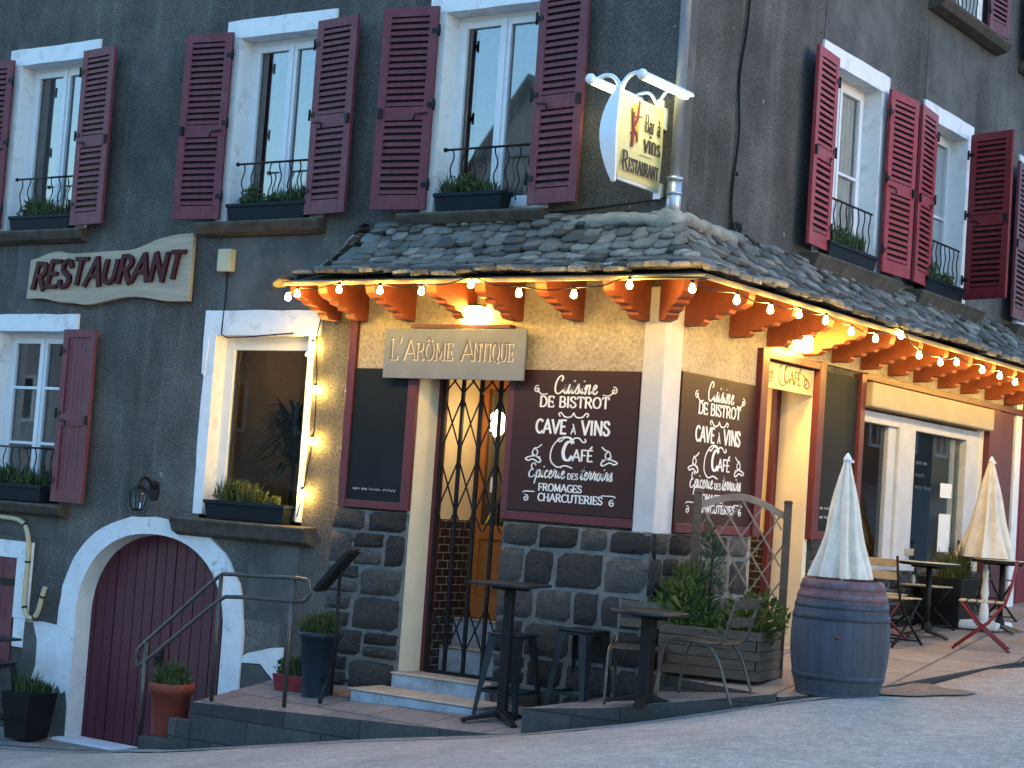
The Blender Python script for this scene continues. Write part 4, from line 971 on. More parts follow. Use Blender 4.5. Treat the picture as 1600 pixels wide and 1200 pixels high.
for row in range(ROWS):
    t0 = (row + .1) / ROWS; d, z, dirv = prof(t0); d2, z2, _ = prof(min(1, t0 + 1.5 / ROWS))
    sl = Vector((d2 - d, z2 - z, 0)); ln = sl.length
    k = d / .8
    for side in (0, 1):
        u = (-3.14 - .36 * k ** 1.3 + rng.uniform(0, .1)) if side == 0 else (-d - .05 + rng.uniform(0, .1)); uend = d + .06 if side == 0 else VR1
        while u < uend:
            w = rng.uniform(.15, .27) * (.75 + .35 * k)
            if u + w > uend + .05 and side == 0: w = max(.08, uend - u)
            uc = u + w / 2; jz = rng.uniform(-.018, .018) + (.012 * math.sin(u * 1.7) + .008 * math.sin(u * 4.3 + 1)) * k
            if side == 0: P = Vector((uc, -d, z + jz)); e = Vector((1, 0, 0)); dn = Vector((0, -sl.x, sl.y)).normalized(); nn = Vector((0, -sl.y * -1 * -1, 0))
            else: P = Vector((d, uc, z + jz)); e = Vector((0, 1, 0)); dn = Vector((sl.x, 0, sl.y)).normalized()
            nrm = e.cross(dn).normalized()
            if nrm.z < 0: nrm = -nrm
            e2 = (e + dn * rng.uniform(-.08, .08)).normalized()
            slate(m, P, e2, dn, nrm, w * 1.04, ln * rng.uniform(.9, 1.25), rng.uniform(.022, .038)); u += w * .95
for j in range(9):           # verge slates at the free end
    t = j / 9; d, z, dirv = prof(t); k = d / .8
    for q in range(3):
        P = Vector((-3.2 - .36 * k ** 1.3, -d * (1 - q / 3.2), z - .05 * q)); slate(m, P, Vector((0, 1, 0)), Vector((-.6, -.1, -.75)).normalized(), Vector((-.75, 0, .6)), .2, .16, .015)
m.build('canopy_slates', 'slate', house)
def lumpy(m, pts, r, n=7):
    P = cat(pts, 6); m.tube(P, [r * rng.uniform(.75, 1.25) for _ in P], n)
m = MB(); lumpy(m, [(-3.1, -.02, 4.0), (-2.2, -.03, 3.99), (-1.4, -.04, 4.0), (-.6, -.05, 4.01), (.02, -.06, 4.0)], .03); lumpy(m, [(.05, -.05, 4.0), (.05, .6, 4.0), (.04, 1.4, 3.99), (.03, 3, 3.98), (.03, 8, 3.98), (.03, 13, 3.98)], .03)
lumpy(m, [(-.9, -.08, 3.95), (-.35, -.12, 3.97), (0, -.14, 3.93)], .06); lumpy(m, [(.0, -.13, 3.97), (.14, -.0, 3.97), (.13, .3, 3.96), (.1, .9, 3.95)], .06)
m.ball((.03, -.07, 3.93), .14, 8); m.build('mortar_flashing', 'flash', house)
m = MB(); ee = .795
m.box(-3.5, ee, -ee, -ee + .025, 3.365, 3.405); m.box(ee - .025, ee, -ee + .025, VR1, 3.365, 3.405)
m.build('eaves_fascia', 'cassette', house, bevel=.004)
m = MB()       # boarded soffit
m.add([(-3.48, -.775, 3.385), (.775, -.775, 3.385), (0, 0, 3.6), (-3.3, 0, 3.6)], [(0, 1, 2, 3)]); m.add([(.775, -.775, 3.385), (.775, VR1, 3.385), (0, VR1, 3.6), (0, 0, 3.6)], [(0, 1, 2, 3)])
m.build('soffit_boards', 'cream', house)
BR = [(0, 3.13), (.17, 3.135), (.21, 3.165), (.21, 3.185), (.31, 3.195), (.33, 3.225), (.43, 3.235), (.45, 3.265), (.53, 3.275), (.59, 3.31), (.61, 3.37), (.61, 3.425), (0, 3.59)]
m = MB(); m.prism([(-a, b) for a, b in BR], -.055, .055, 'yz'); br0 = m.build('rafter_bracket', 'orange', house, bevel=.006)
spots = [(RL, u) for u in (-3.5, -3.17, -2.62, -1.95, -1.44, -.82, -.17)] + [(RR, v) for v in (.3, 1.12, 1.84, 2.56, 3.22, 3.9, 4.58, 5.26, 5.95, 6.63, 7.4, 8.1, 8.8, 9.5)]
for i, (r, u) in enumerate(spots):
    b_ = br0 if i == 0 else br0.copy()
    if i: COL.objects.link(b_)
    b_.location = fac(r, u, .02, 0); b_.rotation_euler = (0, 0, r)
for ang in (RL + R_(45),):
    b_ = br0.copy(); COL.objects.link(b_); b_.location = (.0, -.0, 0); b_.rotation_euler = (0, 0, ang); b_.scale = (1, 1.18, 1)

# ================================================================== things on the walls
# ---- flower boxes
def flower_box(r, u0, u1, z, label, mm='plastic', leafm='leafA', h=.17, o=.02, hh=.2, n=420, gap=.0):
    t = thing('flower_box', label, 'flower box', fac(r, (u0 + u1) / 2, o, z), r, 'flower boxes on the window sills')
    w = (u1 - u0) / 2; m = MB(); d0, d1 = .065, .085
    for (a, b) in ((0, 1),):
        B = [(-w + .02, -d0, 0), (w - .02, -d0, 0), (w - .02, d0, 0), (-w + .02, d0, 0)]; T = [(-w, -d1, h), (w, -d1, h), (w, d1, h), (-w, d1, h)]; m.hexa(B + T)
    for a in (-1, 1): m.box(-w - .008, w + .008, a * d1 - .01, a * d1 + .01, h - .03, h + .004)
    m.box(-w - .008, -w + .012, -d1 + .01, d1 - .01, h - .03, h + .004); m.box(w - .012, w + .008, -d1 + .01, d1 - .01, h - .03, h + .004)
    m.build('trough', mm, t, bevel=.004)
    m = MB(); m.box(-w + .02, w - .02, -d1 + .02, d1 - .02, h - .02, h + .003); m.build('soil', 'soil', t)
    m = MB(); blades(m, -gap * w, 0, h, w * (.9 - gap), .06, n, hh, .75, .006, 7)
    leaves(m, (-w * .3 - gap * w, 0, h + .03), (w * (.6 - gap * .3), .06, .05), int(n * .5), .045); leaves(m, (-w * rng.uniform(.2, .6), 0, h + .07), (.13, .07, .11), 190, .055); leaves(m, (w * rng.uniform(.0, .5) - gap * w * 1.5, 0, h + .04), (.16, .08, .06), 120, .05, .6); m.build('plants', leafm, t)
flower_box(RL, -8.18, -7.22, 4.112, 'navy trough of grey-green plants on the sill above the wooden RESTAURANT board', h=.15)
flower_box(RL, -4.95, -3.93, 4.112, 'navy trough of herbs on the middle upper sill, above the small beige wall box', h=.16)
flower_box(RL, -2.4, -1.66, 4.112, 'short navy trough on the upper sill just above the slate canopy', h=.16, n=300, gap=.15)
flower_box(RL, -8.2, -7.3, 1.227, 'dark trough of bushy plants under the low small-paned window with lace curtains', h=.17)
flower_box(RL, -4.93, -3.9, 1.222, 'navy trough of yellow-green plants on the sill of the lamplit picture window', leafm='leafY', hh=.24, gap=.08)
flower_box(RR, 2.74, 3.84, 4.092, 'dark trough with trailing plants on the side-wall sill between two red shutters', h=.15, o=.06)
flower_box(RR, 5.16, 6.24, 4.092, 'dark trough on the upper sill beside the half-closed deep red shutter', h=.16, o=.06, n=260)

# ---- wooden RESTAURANT board
t = thing('wooden_sign', 'waney-edged pale wooden board with dark red brush letters reading RESTAURANT on the grey wall', 'sign', fac(RL, -6.6, 0, 3.66), RL)
top = [(-1.2, .13), (-1.08, .15), (-.9, .20), (-.75, .21), (-.55, .185), (-.2, .19), (.1, .2), (.3, .2), (.5, .24), (.7, .3), (.95, .34), (1.2, .35)]
bot = [(1.2, -.33), (.9, -.33), (.55, -.29), (.3, -.285), (.05, -.32), (-.25, -.36), (-.5, -.34), (-.7, -.33), (-.95, -.29), (-1.22, -.29)]
m = MB(); m.prism(sp(*top) + sp(*bot), -.075, -.02, 'xz'); m.box(-1.0, -.94, -.02, .0, -.2, .1); m.box(.94, 1.0, -.02, .0, -.2, .1); m.build('board', 'signwood', t, bevel=.008)
m = MB(); p = Pen(m, 0, 0, .076, .03, slant=.22)
x = -1.13
for i, c in enumerate('RESTAURANT'):
    w_ = .222 * (CAPS[c][0] / .66); s_ = .27 if c not in 'U' else .23; k = w_ * .92 / CAPS[c][0]
    for st in CAPS[c][1]:
        p.stroke([(px * k / s_, pz + rng.uniform(-.03, .03)) for px, pz in st], s_, .056, .04, x, -.185 + .008 * i + (.012 if i % 2 else 0))
    x += w_ * .985
m.build('lettering', 'signred', t)
# ---- beige junction box and its cable
t = thing('junction_box', 'small beige box on the grey wall with a cable running down to the window', 'junction box', fac(RL, -4.95, 0, 3.62), RL)
m = MB(); m.box(-.085, .085, -.085, 0, 0, .22); m.build('casing', 'beige', t, bevel=.008)
m = MB(); m.tube([(.0, -.015, .0), (.005, -.02, -.28), (.0, -.03, -.55), (.03, -.06, -.62), (.09, -.05, -.645), (.35, -.05, -.64), (.95, -.045, -.60)], .007, 6); m.build('cable', 'rust', t)
# ---- wall lantern
t = thing('wall_lantern', 'small black coach lantern, unlit, on a curved arm above the white garage arch', 'wall lamp', fac(RL, -5.72, 0, 1.44), RL)
m = MB(); m.prism(arc(0, 0, .07, .1, 0, 360, 12)[:-1], -.02, 0, 'xz'); m.tube(cat([(0, -.02, .02), (.0, -.09, .1), (-.01, -.16, .12), (-.02, -.2, .05), (-.02, -.2, 0)], 5), .016, 7); m.build('bracket', 'black', t)
m = MB(); m.lathe([(.1, -.03), (.085, .0), (.05, .03), (.02, .05), (.012, .08)], 6, (-.02, -.2, 0), 0, False); m.lathe([(.05, -.21), (.06, -.2), (.045, -.185)], 6, (-.02, -.2, 0), 0, False)
for k in range(6):
    a = 2 * PI * k / 6; m.bar((-.02 + .088 * math.cos(a), -.2 + .088 * math.sin(a), -.03), (-.02 + .058 * math.cos(a), -.2 + .058 * math.sin(a), -.19), .009, .009)
m.build('cage', 'black', t); m = MB(); m.lathe([(.054, -.19), (.083, -.035)], 6, (-.02, -.2, 0), 0, False); m.build('glass_shade', 'glasslo', t)
m = MB(); m.box(-.08, .07, -.012, .0, -.3, -.1); m.build('wall_plate', 'render', t)
# ---- hooked conduit by the cellar hatch
t = thing('conduit', 'cream hooked hose with dark bands hanging on the wall beside the cellar door', 'hose', fac(RL, -7.45, 0, .5), RL)
P = cat([(-1.0, -.06, .55), (-.5, -.06, .54), (-.18, -.06, .52), (-.05, -.06, .42), (.0, -.06, .2), (-.0, -.06, -.2), (.02, -.06, -.4), (.12, -.06, -.48), (.22, -.06, -.42), (.27, -.06, -.25), (.31, -.06, -.14)], 8)
m = MB(); m.tube(P, .026, 9); m.build('hose', 'beige', t)
m = MB()
for i in (20, 34, 46, 60, 72): m.tube([P[i], P[i] + (P[i + 1] - P[i]).normalized() * .02], .031, 9)
m.build('band', 'rust', t)
# ---- drainpipe on the corner
t = thing('drainpipe', 'zinc drainpipe running down the house corner into the mortar above the slates', 'drainpipe', (0, 0, 3.9))
m = MB(); px, py = .06, -.085
m.tube([(px, py, .38), (px, py, 5.7)], .045, 14); m.tube([(px, py, .0), (px, py, .4)], .06, 14); m.build('pipe', 'pipe', t)
m = MB()
for z in (.38, .26, 2.2, 4.2): m.tube([(px, py, z), (px, py, z + .03)], .067, 14)
m.box(px - .02, px + .02, py, py + .09, 2.2, 2.23); m.build('collar', 'steel', t)
# ---- black cable on the side wall
t = thing('wall_cable', 'black cable hanging down the bare side wall, ending in a coil above the slates', 'cable')
P = cat([(.02, 1.08, 9.4), (.02, 1.03, 7.5), (.03, 1.07, 6.1), (.02, .99, 5.4), (.03, 1.02, 4.9), (.02, .98, 4.4), (.03, 1.0, 4.1), (.04, 1.1, 4.03)], 8)
m = MB(); m.tube(P, .013, 6)
m.tube(cat([(.04, 1.08 + .07 * math.cos(a), 4.08 + .05 * math.sin(a * 1.7)) for a in [i * .9 for i in range(12)]], 4), .011, 6); m.ball((.03, 1.02, 4.55), .02, 6); m.build('cable', 'black', t)
# thin cables over the canopy
t = thing('canopy_cable', 'thin dark cable sagging along the wall just above the slate canopy', 'cable')
m = MB(); m.tube(cat([(-3.3, -.02, 3.86), (-2.9, -.03, 4.02), (-2.4, -.03, 4.0), (-1.6, -.03, 4.06), (-1.0, -.03, 4.08), (-.4, -.03, 4.12), (0.0, -.03, 4.16)], 6), .008, 5); m.build('cable', 'black', t)

# ---- hanging double-sided bar sign with its two tube lamps
t = thing('hanging_sign', 'lit ivory hanging sign reading Bar à vins Restaurant under two white tube lamps', 'hanging sign', fac(RL, -.13, 0, 4.215), RL)
O0, O1, H = .09, .86, .67                 # reach from the wall, height
def half(o):                              # lens section: half width across the wall direction
    return .06
m = MB()
# curved face: bulges sideways between wall edge and outer fin, leaf shaped outline seen from the street corner
def sign_o(z): s = math.sin(PI * z / H); return O0 - .02 + .05 * s * 0 , O1 - .16 + .12 * s
n = 12; vs = []
for i in range(n + 1):
    z = H * i / n; a, b = sign_o(z); s = math.sin(PI * (i / n))
    bl = .02 + .035 * s
    for (o, dx) in ((a + .04 * s - .02, bl), (b, bl), (b, -bl), (a + .04 * s - .02, -bl)): vs.append((dx, -o, z))
m.add(vs, [(4 * i + k, 4 * i + (k + 1) % 4, 4 * i + 4 + (k + 1) % 4, 4 * i + 4 + k) for i in range(n) for k in range(4)] + [(0, 3, 2, 1), (4 * n, 4 * n + 1, 4 * n + 2, 4 * n + 3)])
panel = m.build('panel', 'signpanel', t)
# leaf-shaped front fin
m = MB(); vs = []
for i in range(n + 1):
    z = -.05 + (H + .1) * i / n; s = math.sin(PI * i / n) ** .8; w_ = .016 + .062 * s; b = O1 - .15 + .12 * math.sin(PI * i / n)
    vs += [(-w_, -b, z), (w_, -b, z), (w_, -b - .025, z), (-w_, -b - .025, z)]
m.add(vs, [(4 * i + k, 4 * i + (k + 1) % 4, 4 * i + 4 + (k + 1) % 4, 4 * i + 4 + k) for i in range(n) for k in range(4)] + [(0, 3, 2, 1), (4 * n, 4 * n + 1, 4 * n + 2, 4 * n + 3)])
m.build('front_fin', 'signwhite', t, bevel=.004)
m = MB(); m.tube([(0, -.0, -.01), (0, -.68, -.01)], .016, 8); m.tube([(0, 0, H + .0), (0, -.68, H + .0)], .012, 8); m.box(-.035, .035, -.04, .0, -.07, .06); m.box(-.035, .035, -.04, .0, H - .16, H + .02); m.box(-.02, .02, -.1, -.04, H - .1, H + .08)
for s in (-1, 1): m.tube(cat([(0, -.7, H + .04), (s * .07, -.7, H + .13), (s * .16, -.7, H + .15), (s * .24, -.7, H + .11)], 6), [.03, .026, .022, .02, .019, .018, .017, .017, .017, .017, .017, .017, .018, .019, .02, .022, .024, .024, .024], 8); m.tube(cat([(0, -.12, H + .02), (s * .08, -.12, H + .13), (s * .2, -.12, H + .13)], 5), .014, 6)
m.build('bracket', 'signwhite', t)
for s in (-1, 1):
    m = MB(); vs = []
    for y in (-.03, -.78):
        vs += [(s * .24 + .05 * math.cos(R_(a)), y, H + .105 + .035 * math.sin(R_(a))) for a in range(-10, 191, 20)]
    k = 11; m.add(vs, [(i, i + 1, k + i + 1, k + i) for i in range(k - 1)] + [tuple(range(k)), tuple(range(2 * k - 1, k - 1, -1))]); m.ball((s * .24, -.78, H + .11), .045, 6); lh = m.build('lamp_housing', 'signwhite', t)
    m = MB(); m.tube([(s * .24, -.07, H + .09), (s * .24, -.76, H + .09)], .022, 8); m.build('tube_lamp', 'tube', lh)
# writing on the face towards the side street (+x) and its twin on the other face
for s in (1, -1):
    m = MB(); p = Pen(m, 0, 0, .062, .002)
    q = lambda o: o
    p.text('Bar à'.replace('B', 'B')[:0] or '', 0, 0, .1) if False else None
    FB = dict(CAPS); FB.update(LOW)
    p.text('Bar à', .16, .42, .135, FB, .12, .05, .07, .05, .25); p.text('vins', .17, .255, .155, FB, .13, .05, .07, .05, .27)
    p.text('R', -.235, .055, .15, CAPS, .15, .06, .08, 0, .085); p.text('ESTAURANT', .055, .055, .105, CAPS, .17, .07, .09, .05, .47)
    p.stroke([(-.02, .215), (.16, .215)], 1, .004, .004)
    wr = m.build('lettering', 'ink', panel); wr.location = (0, -.43, 0); wr.rotation_euler = (0, 0, s * PI / 2)
    m = MB(); p = Pen(m, 0, 0, .061, .002); p.stroke([(-.11, .3), (-.11, .6)], 1, .10, .10, cap=False); e_ = m.build('emblem', 'inkgold', panel); e_.location = (0, -.43, 0); e_.rotation_euler = (0, 0, s * PI / 2)
    m = MB(); p = Pen(m, 0, 0, .064, .002)
    p.stroke([(-.075, .63), (-.085, .5), (-.14, .42), (-.15, .26)], 1, .035, .02); p.stroke([(-.14, .5), (-.02, .52)], 1, .014, .014); p.stroke([(-.19, .36), (-.09, .36)], 1, .014, .014); p.stroke([(-.15, .53), (-.15, .4), (-.09, .37), (-.08, .32)], 1, .03, .02)
    e_ = m.build('emblem', 'inkred', panel); e_.location = (0, -.43, 0); e_.rotation_euler = (0, 0, s * PI / 2)

# ---- L'ARÔME ANTIQUE plate and its lamp
t = thing('name_plate', "grey metal plate with relief letters L'ARÔME ANTIQUE above the gated entrance", 'sign', fac(RL, -2.04, 0, 2.61), RL)
m = MB(); m.box(-.77, .77, -.135, -.115, 0, .445); m.build('plate', 'plate', t, bevel=.003)
m = MB(); m.box(-.5, .58, -.12, .0, .455, .485); m.box(-.4, .5, -.115, -.03, .05, .4); m.build('mounting_frame', 'frame', t)
for (mm, dx, dz, o) in (('cutlt', .009, -.007, .1352), ('cut', 0, 0, .1356)):  # pale offset copy under the dark letters paints their lit edges
    m = MB(); p = Pen(m, dx, dz, o, .003); p.text('L', -.66, .17, .19, CAPS, .13, .06, .09, 0, .09); p.text("'", -.585, .18, .19, CAPS, .09, .06)
    p.text('A', -.485, .17, .175, CAPS, .13, .05, .09, 0, .13); p.text('RÔME', -.20, .17, .15, CAPS, .14, .06, .09, .06, .42); p.text('A', .155, .17, .175, CAPS, .13, .05, .09, 0, .13); p.text('NTIQUE', .435, .17, .15, CAPS, .14, .06, .09, .06, .43); m.build('lettering', mm, t)
def bulkhead(name, label, loc, r):
    t = thing(name, label, 'wall lamp', loc, r)
    m = MB(); m.box(-.07, .07, -.03, .0, -.05, .1); m.tube([(0, -.02, .05), (0, -.08, .1), (0, -.13, .09)], .012, 6); m.box(-.11, .11, -.2, -.08, .065, .08); m.build('bracket', 'rust', t)
    m = MB(); m.box(-.1, .1, -.195, -.085, -.07, .062); m.build('lamp_shade', 'lamp', t, bevel=.02)
bulkhead('wall_lamp', "glowing amber wall lamp just above the plate reading L'ARÔME ANTIQUE", fac(RL, -1.9, -.05, 3.19), RL)
bulkhead('wall_lamp', 'glowing amber wall lamp above the CAFÉ doorway on the side front', fac(RR, 2.18, .06, 3.2), RR)
t = thing('lobby_lantern', 'small lit lantern hanging inside the tiled entrance lobby behind the gate', 'pendant lamp', (-1.93, .46, 2.3))
m = MB(); m.lathe([(.025, .09), (.07, .04), (.07, -.1), (.025, -.15)], 6, (0, 0, 0), 0, False); m.build('lamp_shade', 'lobbylamp', t); m = MB(); m.tube([(0, 0, .1), (0, 0, .6)], .006, 5); m.build('cord', 'rust', t)
t = thing('lobby_lantern', 'small lit lantern hanging inside the café doorway lobby on the side front', 'pendant lamp', fac(RR, 2.2, -.8, 2.6))
m = MB(); m.lathe([(.03, .1), (.09, .04), (.09, -.12), (.03, -.18)], 6, (0, 0, 0), 0, False); m.build('lamp_shade', 'lobbylamp', t); m = MB(); m.tube([(0, 0, .1), (0, 0, .44)], .006, 5); m.build('cord', 'rust', t)

# ---- menu boards and chalkboards
def sign_board(r, u0, u1, z0, z1, label, ox=.03):
    t = thing('menu_board', label, 'menu board', fac(r, u0, 0, z0), r)
    w, h = u1 - u0, z1 - z0; m = MB(); m.box(0, w, -ox - .025, -.0, 0, h); m.build('board', 'board', t, bevel=.003)
    m = MB(); menu_board(m, ox + .0255, w, h); m.build('lettering', 'letter', t); return t
sign_board(RL, -1.408, -.165, 1.512, 2.715, 'brown bistro menu board between the gated entrance and the white corner post')
sign_board(RR, .262, 1.617, 1.503, 2.755, 'brown bistro menu board partly behind the lattice, beside the café doorway')
def chalkboard(r, u0, u1, z0, z1, label, o=.03):
    t = thing('chalkboard', label, 'chalkboard', fac(r, u0, 0, z0), r); w, h = u1 - u0, z1 - z0
    m = MB(); m.box(0, w, -o - .02, 0, 0, h); m.build('board', 'chalk', t); return t, w, h
def scribble(t, o, x, z, L, hgt, n=26, lines=1):
    m = MB(); p = Pen(m, 0, 0, o, .001)
    for l in range(lines):
        k = 0; xx = x
        while xx < x + L * (1 - .2 * (l % 2)):
            ln = rng.uniform(.3, 1) * hgt * 5; pts = [(xx + ln * i / 14, z - l * hgt * 2.2 + hgt * .5 * math.sin(i * 2.1 + k) * rng.uniform(.4, 1)) for i in range(15)]
            p.stroke(pts, 1, hgt * .14, hgt * .14); xx += ln + hgt * .8; k += 1
    m.build('chalk_writing', 'chalkw', t)
t, w, h = chalkboard(RL, -3.2, -2.562, 1.502, 2.7, 'blank dark chalkboard in a plum frame beside the gated entrance'); scribble(t, .0505, .07, .1, .36, .03)
t, w, h = chalkboard(RR, 2.952, 3.778, 1.502, 3.03, 'tall dark chalkboard between the café doorway and the shop window'); scribble(t, .0505, .1, .22, .5, .04, lines=2)
t = thing('window_menu', 'dark handwritten menu panel standing inside the shop window', 'chalkboard', fac(RR, 5.52, -.12, 1.1), RR)
m = MB(); m.box(0, .66, -.02, 0, 0, 1.52); m.build('board', 'chalk', t); scribble(t, .0205, .2, 1.2, .32, .06, lines=3)
for i, (z, hh) in enumerate(((1.35, .42), (1.95, .16))):
    t = thing('window_poster', ('white printed sheet taped low in the shop window beside the dark menu', 'small white notice taped in the shop window above the larger sheet')[i], 'poster', fac(RR, 6.32, -.045, z), RR)
    m = MB(); m.box(0, .34, -.004, 0, 0, hh); m.build('sheet', 'paper', t)
# ---- CAFÉ panel
t = thing('cafe_sign', 'cream panel reading CAFÉ in dark letters across the top of the side doorway', 'sign', fac(RR, 1.762, 0, 2.765), RR)
m = MB(); m.box(0, 1.035, -.03, .0, 0, .235); m.build('panel', 'cafepanel', t, bevel=.003)
m = MB(); p = Pen(m, 0, 0, .0305, .002)
p.curve([(.2, .13), (.16, .17), (.06, .165), (-.03, .08), (-.045, -.04), (.03, -.105), (.12, -.09)], .014, .012, .34, .13, .8); p.curve([(.17, .12), (.1, .12), (.06, .04), (.075, -.03), (.12, -.045), (.155, -.01)], .03, .018, .36, .12, .95)
p.text('AFÉ', .645, .075, .115, CAPS, .16, .1, 0, .06, .25)
for s, x0 in ((1, .88), (-1, .13)): p.curve([(-.09, .07), (-.03, .04), (.01, .0), (-.03, -.02), (-.05, .02), (.0, .04), (.06, -.01), (.02, -.05), (-.06, -.03)], .011, .009, x0, .11, 1, s)
m.build('lettering', 'ink', t)

# ---- bulb garland under the eaves and down the picture window
t = thing('string_lights', 'string of warm glowing bulbs looped under the slate canopy and down the picture window', 'string lights')
E1 = .83
BLL = [(-3.39, 3.248), (-3.28, 3.275), (-2.8, 3.31), (-2.34, 3.295), (-1.89, 3.285), (-1.38, 3.338), (-0.89, 3.259), (-0.36, 3.244), (0.15, 3.315)]
BLR = [(-1.05, 3.247), (-0.34, 3.255), (0.24, 3.254), (0.76, 3.282), (1.28, 3.293), (1.81, 3.262), (2.34, 3.26), (2.91, 3.356), (3.37, 3.219), (3.91, 3.208), (4.34, 3.253), (5.06, 3.248), (5.58, 3.238), (6.06, 3.216), (6.61, 3.26), (7.16, 3.26), (7.71, 3.26), (8.26, 3.26), (8.81, 3.26)]
bl = [(u, -E1, z) for u, z in BLL] + [(E1, v, z) for v, z in BLR]
wl = [(-3.73, -.07, 2.89), (-3.66, -.06, 2.48), (-3.65, -.06, 2.0), (-3.72, -.07, 1.51)]
path = []
for i, b in enumerate(bl):
    path.append((b[0], b[1], b[2] + .06))
    if i + 1 < len(bl): nb = bl[i + 1]; path.append(((b[0] + nb[0]) / 2, (b[1] + nb[1]) / 2, (b[2] + nb[2]) / 2 + .035)) if not (i == 8) else path.append((E1, -E1, 3.36))
m = MB(); m.tube(cat(path, 4), .006, 5)
m.tube(cat([(-3.62, -E1, 3.33), (-3.7, -.4, 3.33), (-3.68, -.06, 3.22), (-3.7, -.05, 2.97), (-3.66, -.05, 2.55), (-3.65, -.05, 2.07), (-3.72, -.05, 1.58), (-3.78, -.05, 1.3)], 6), .006, 5); m.build('cable', 'black', t)
m = MB(); m.lathe([(.004, -.026), (.015, -.023), (.024, -.012), (.026, 0), (.022, .014), (.015, .03), (.013, .045)], 10); b0 = m.build('bulb', 'bulb', t, loc=bl[0])
m = MB(); m.lathe([(.016, .042), (.016, .07)], 8); s0 = m.build('socket', 'black', b0)
for q in bl[1:] + wl:
    b = b0.copy(); COL.objects.link(b); b.location = q; c = s0.copy(); COL.objects.link(c); c.parent = b

# ================================================================== street furniture
def stool(name, label, x, y, z, rz, h=.68, s=.31, mm='gun', group=None):
    t = thing(name, label, 'stool', (x, y, z), rz, group); a = s / 2; f = a + .055
    m = MB(); m.box(-a, a, -a, a, h - .022, h); m.box(-a + .012, a - .012, -a + .012, a - .012, h - .05, h - .022); m.build('seat', mm, t, bevel=.012)
    for sx in (-1, 1):
        for sy in (-1, 1):
            m = MB(); tp = Vector((sx * (a - .01), sy * (a - .01), h - .03)); bt = Vector((sx * f, sy * f, 0)); w1, w0 = .085, .03; t_ = .004
            for ax in (0, 1):     # angle-section leg: two tapering flanges
                d = Vector((-sx, 0, 0)) if ax == 0 else Vector((0, -sy, 0)); nrm = Vector((0, -sy * t_, 0)) if ax == 0 else Vector((-sx * t_, 0, 0))
                P = [bt, bt + d * w0, tp + d * w1, tp]; m.hexa([P[0], P[1], P[1] + nrm, P[0] + nrm, P[3], P[2], P[2] + nrm, P[3] + nrm])
            m.build('leg', mm, t)
    m = MB(); k = .3; g_ = a + .055 * (1 - k / h * 1.0) - .01
    for (p, q) in (((-g_, -g_), (g_, -g_)), ((g_, -g_), (g_, g_)), ((g_, g_), (-g_, g_)), ((-g_, g_), (-g_, -g_))): m.bar((*p, k * h), (*q, k * h), .012, .028)
    m.build('footrest', mm, t); return t
stool('bar_stool', 'dark steel bar stool partly hidden behind the tall square-post bar table', -1.03, -.38, -.175, R_(3))
stool('bar_stool', 'dark steel bar stool between the tall bar table and the low round table', -.46, -.2, -.15, R_(-4), .74)
stool('bar_stool', 'tall dark steel stool beside the black planter at the garage door', -7.03, -.72, -1.15, R_(8), .78, .32)

def star_base(m, r, n=4, z=.05, w=.07, h=.04, a0=0):
    for k in range(n):
        a = a0 + 2 * PI * k / n; p0 = Vector((0, 0, z + .03)); p1 = Vector((r * math.cos(a), r * math.sin(a), z * .35)); d = Vector((-math.sin(a), math.cos(a), 0)) * w / 2
        m.hexa([p0 - d - Vector((0, 0, h)), p1 - d * .7 - Vector((0, 0, .02)), p1 + d * .7 - Vector((0, 0, .02)), p0 + d - Vector((0, 0, h)), p0 - d, p1 - d * .7, p1 + d * .7, p0 + d])
        m.lathe([(.022, 0), (.022, z * .3)], 8, (p1.x * .94, p1.y * .94, 0))
def tall_table(label, x, y, z, h, w, rz=0):
    t = thing('bar_table', label, 'bar table', (x, y, z), rz); m = MB(); m.box(-w, w, -w, w, h - .025, h); m.build('table_top', 'gun', t, bevel=.006)
    m = MB(); m.box(-.036, .036, -.036, .036, .05, h - .06); m.box(-.16, .16, -.025, .025, h - .06, h - .025); m.box(-.025, .025, -.16, .16, h - .06, h - .025); m.build('column', 'black', t, bevel=.004)
    m = MB(); star_base(m, .34, 4, .08, .08, .05, R_(40)); m.build('base', 'black', t, bevel=.004); return t
tall_table('tall black square bar table with a cross foot in front of the two bar stools', -.93, -.60, -.205, 1.13, .26, R_(12))
tall_table('tall bar table at the cellar door beside the tall steel stool', -7.55, -.62, -1.2, 1.03, .36)

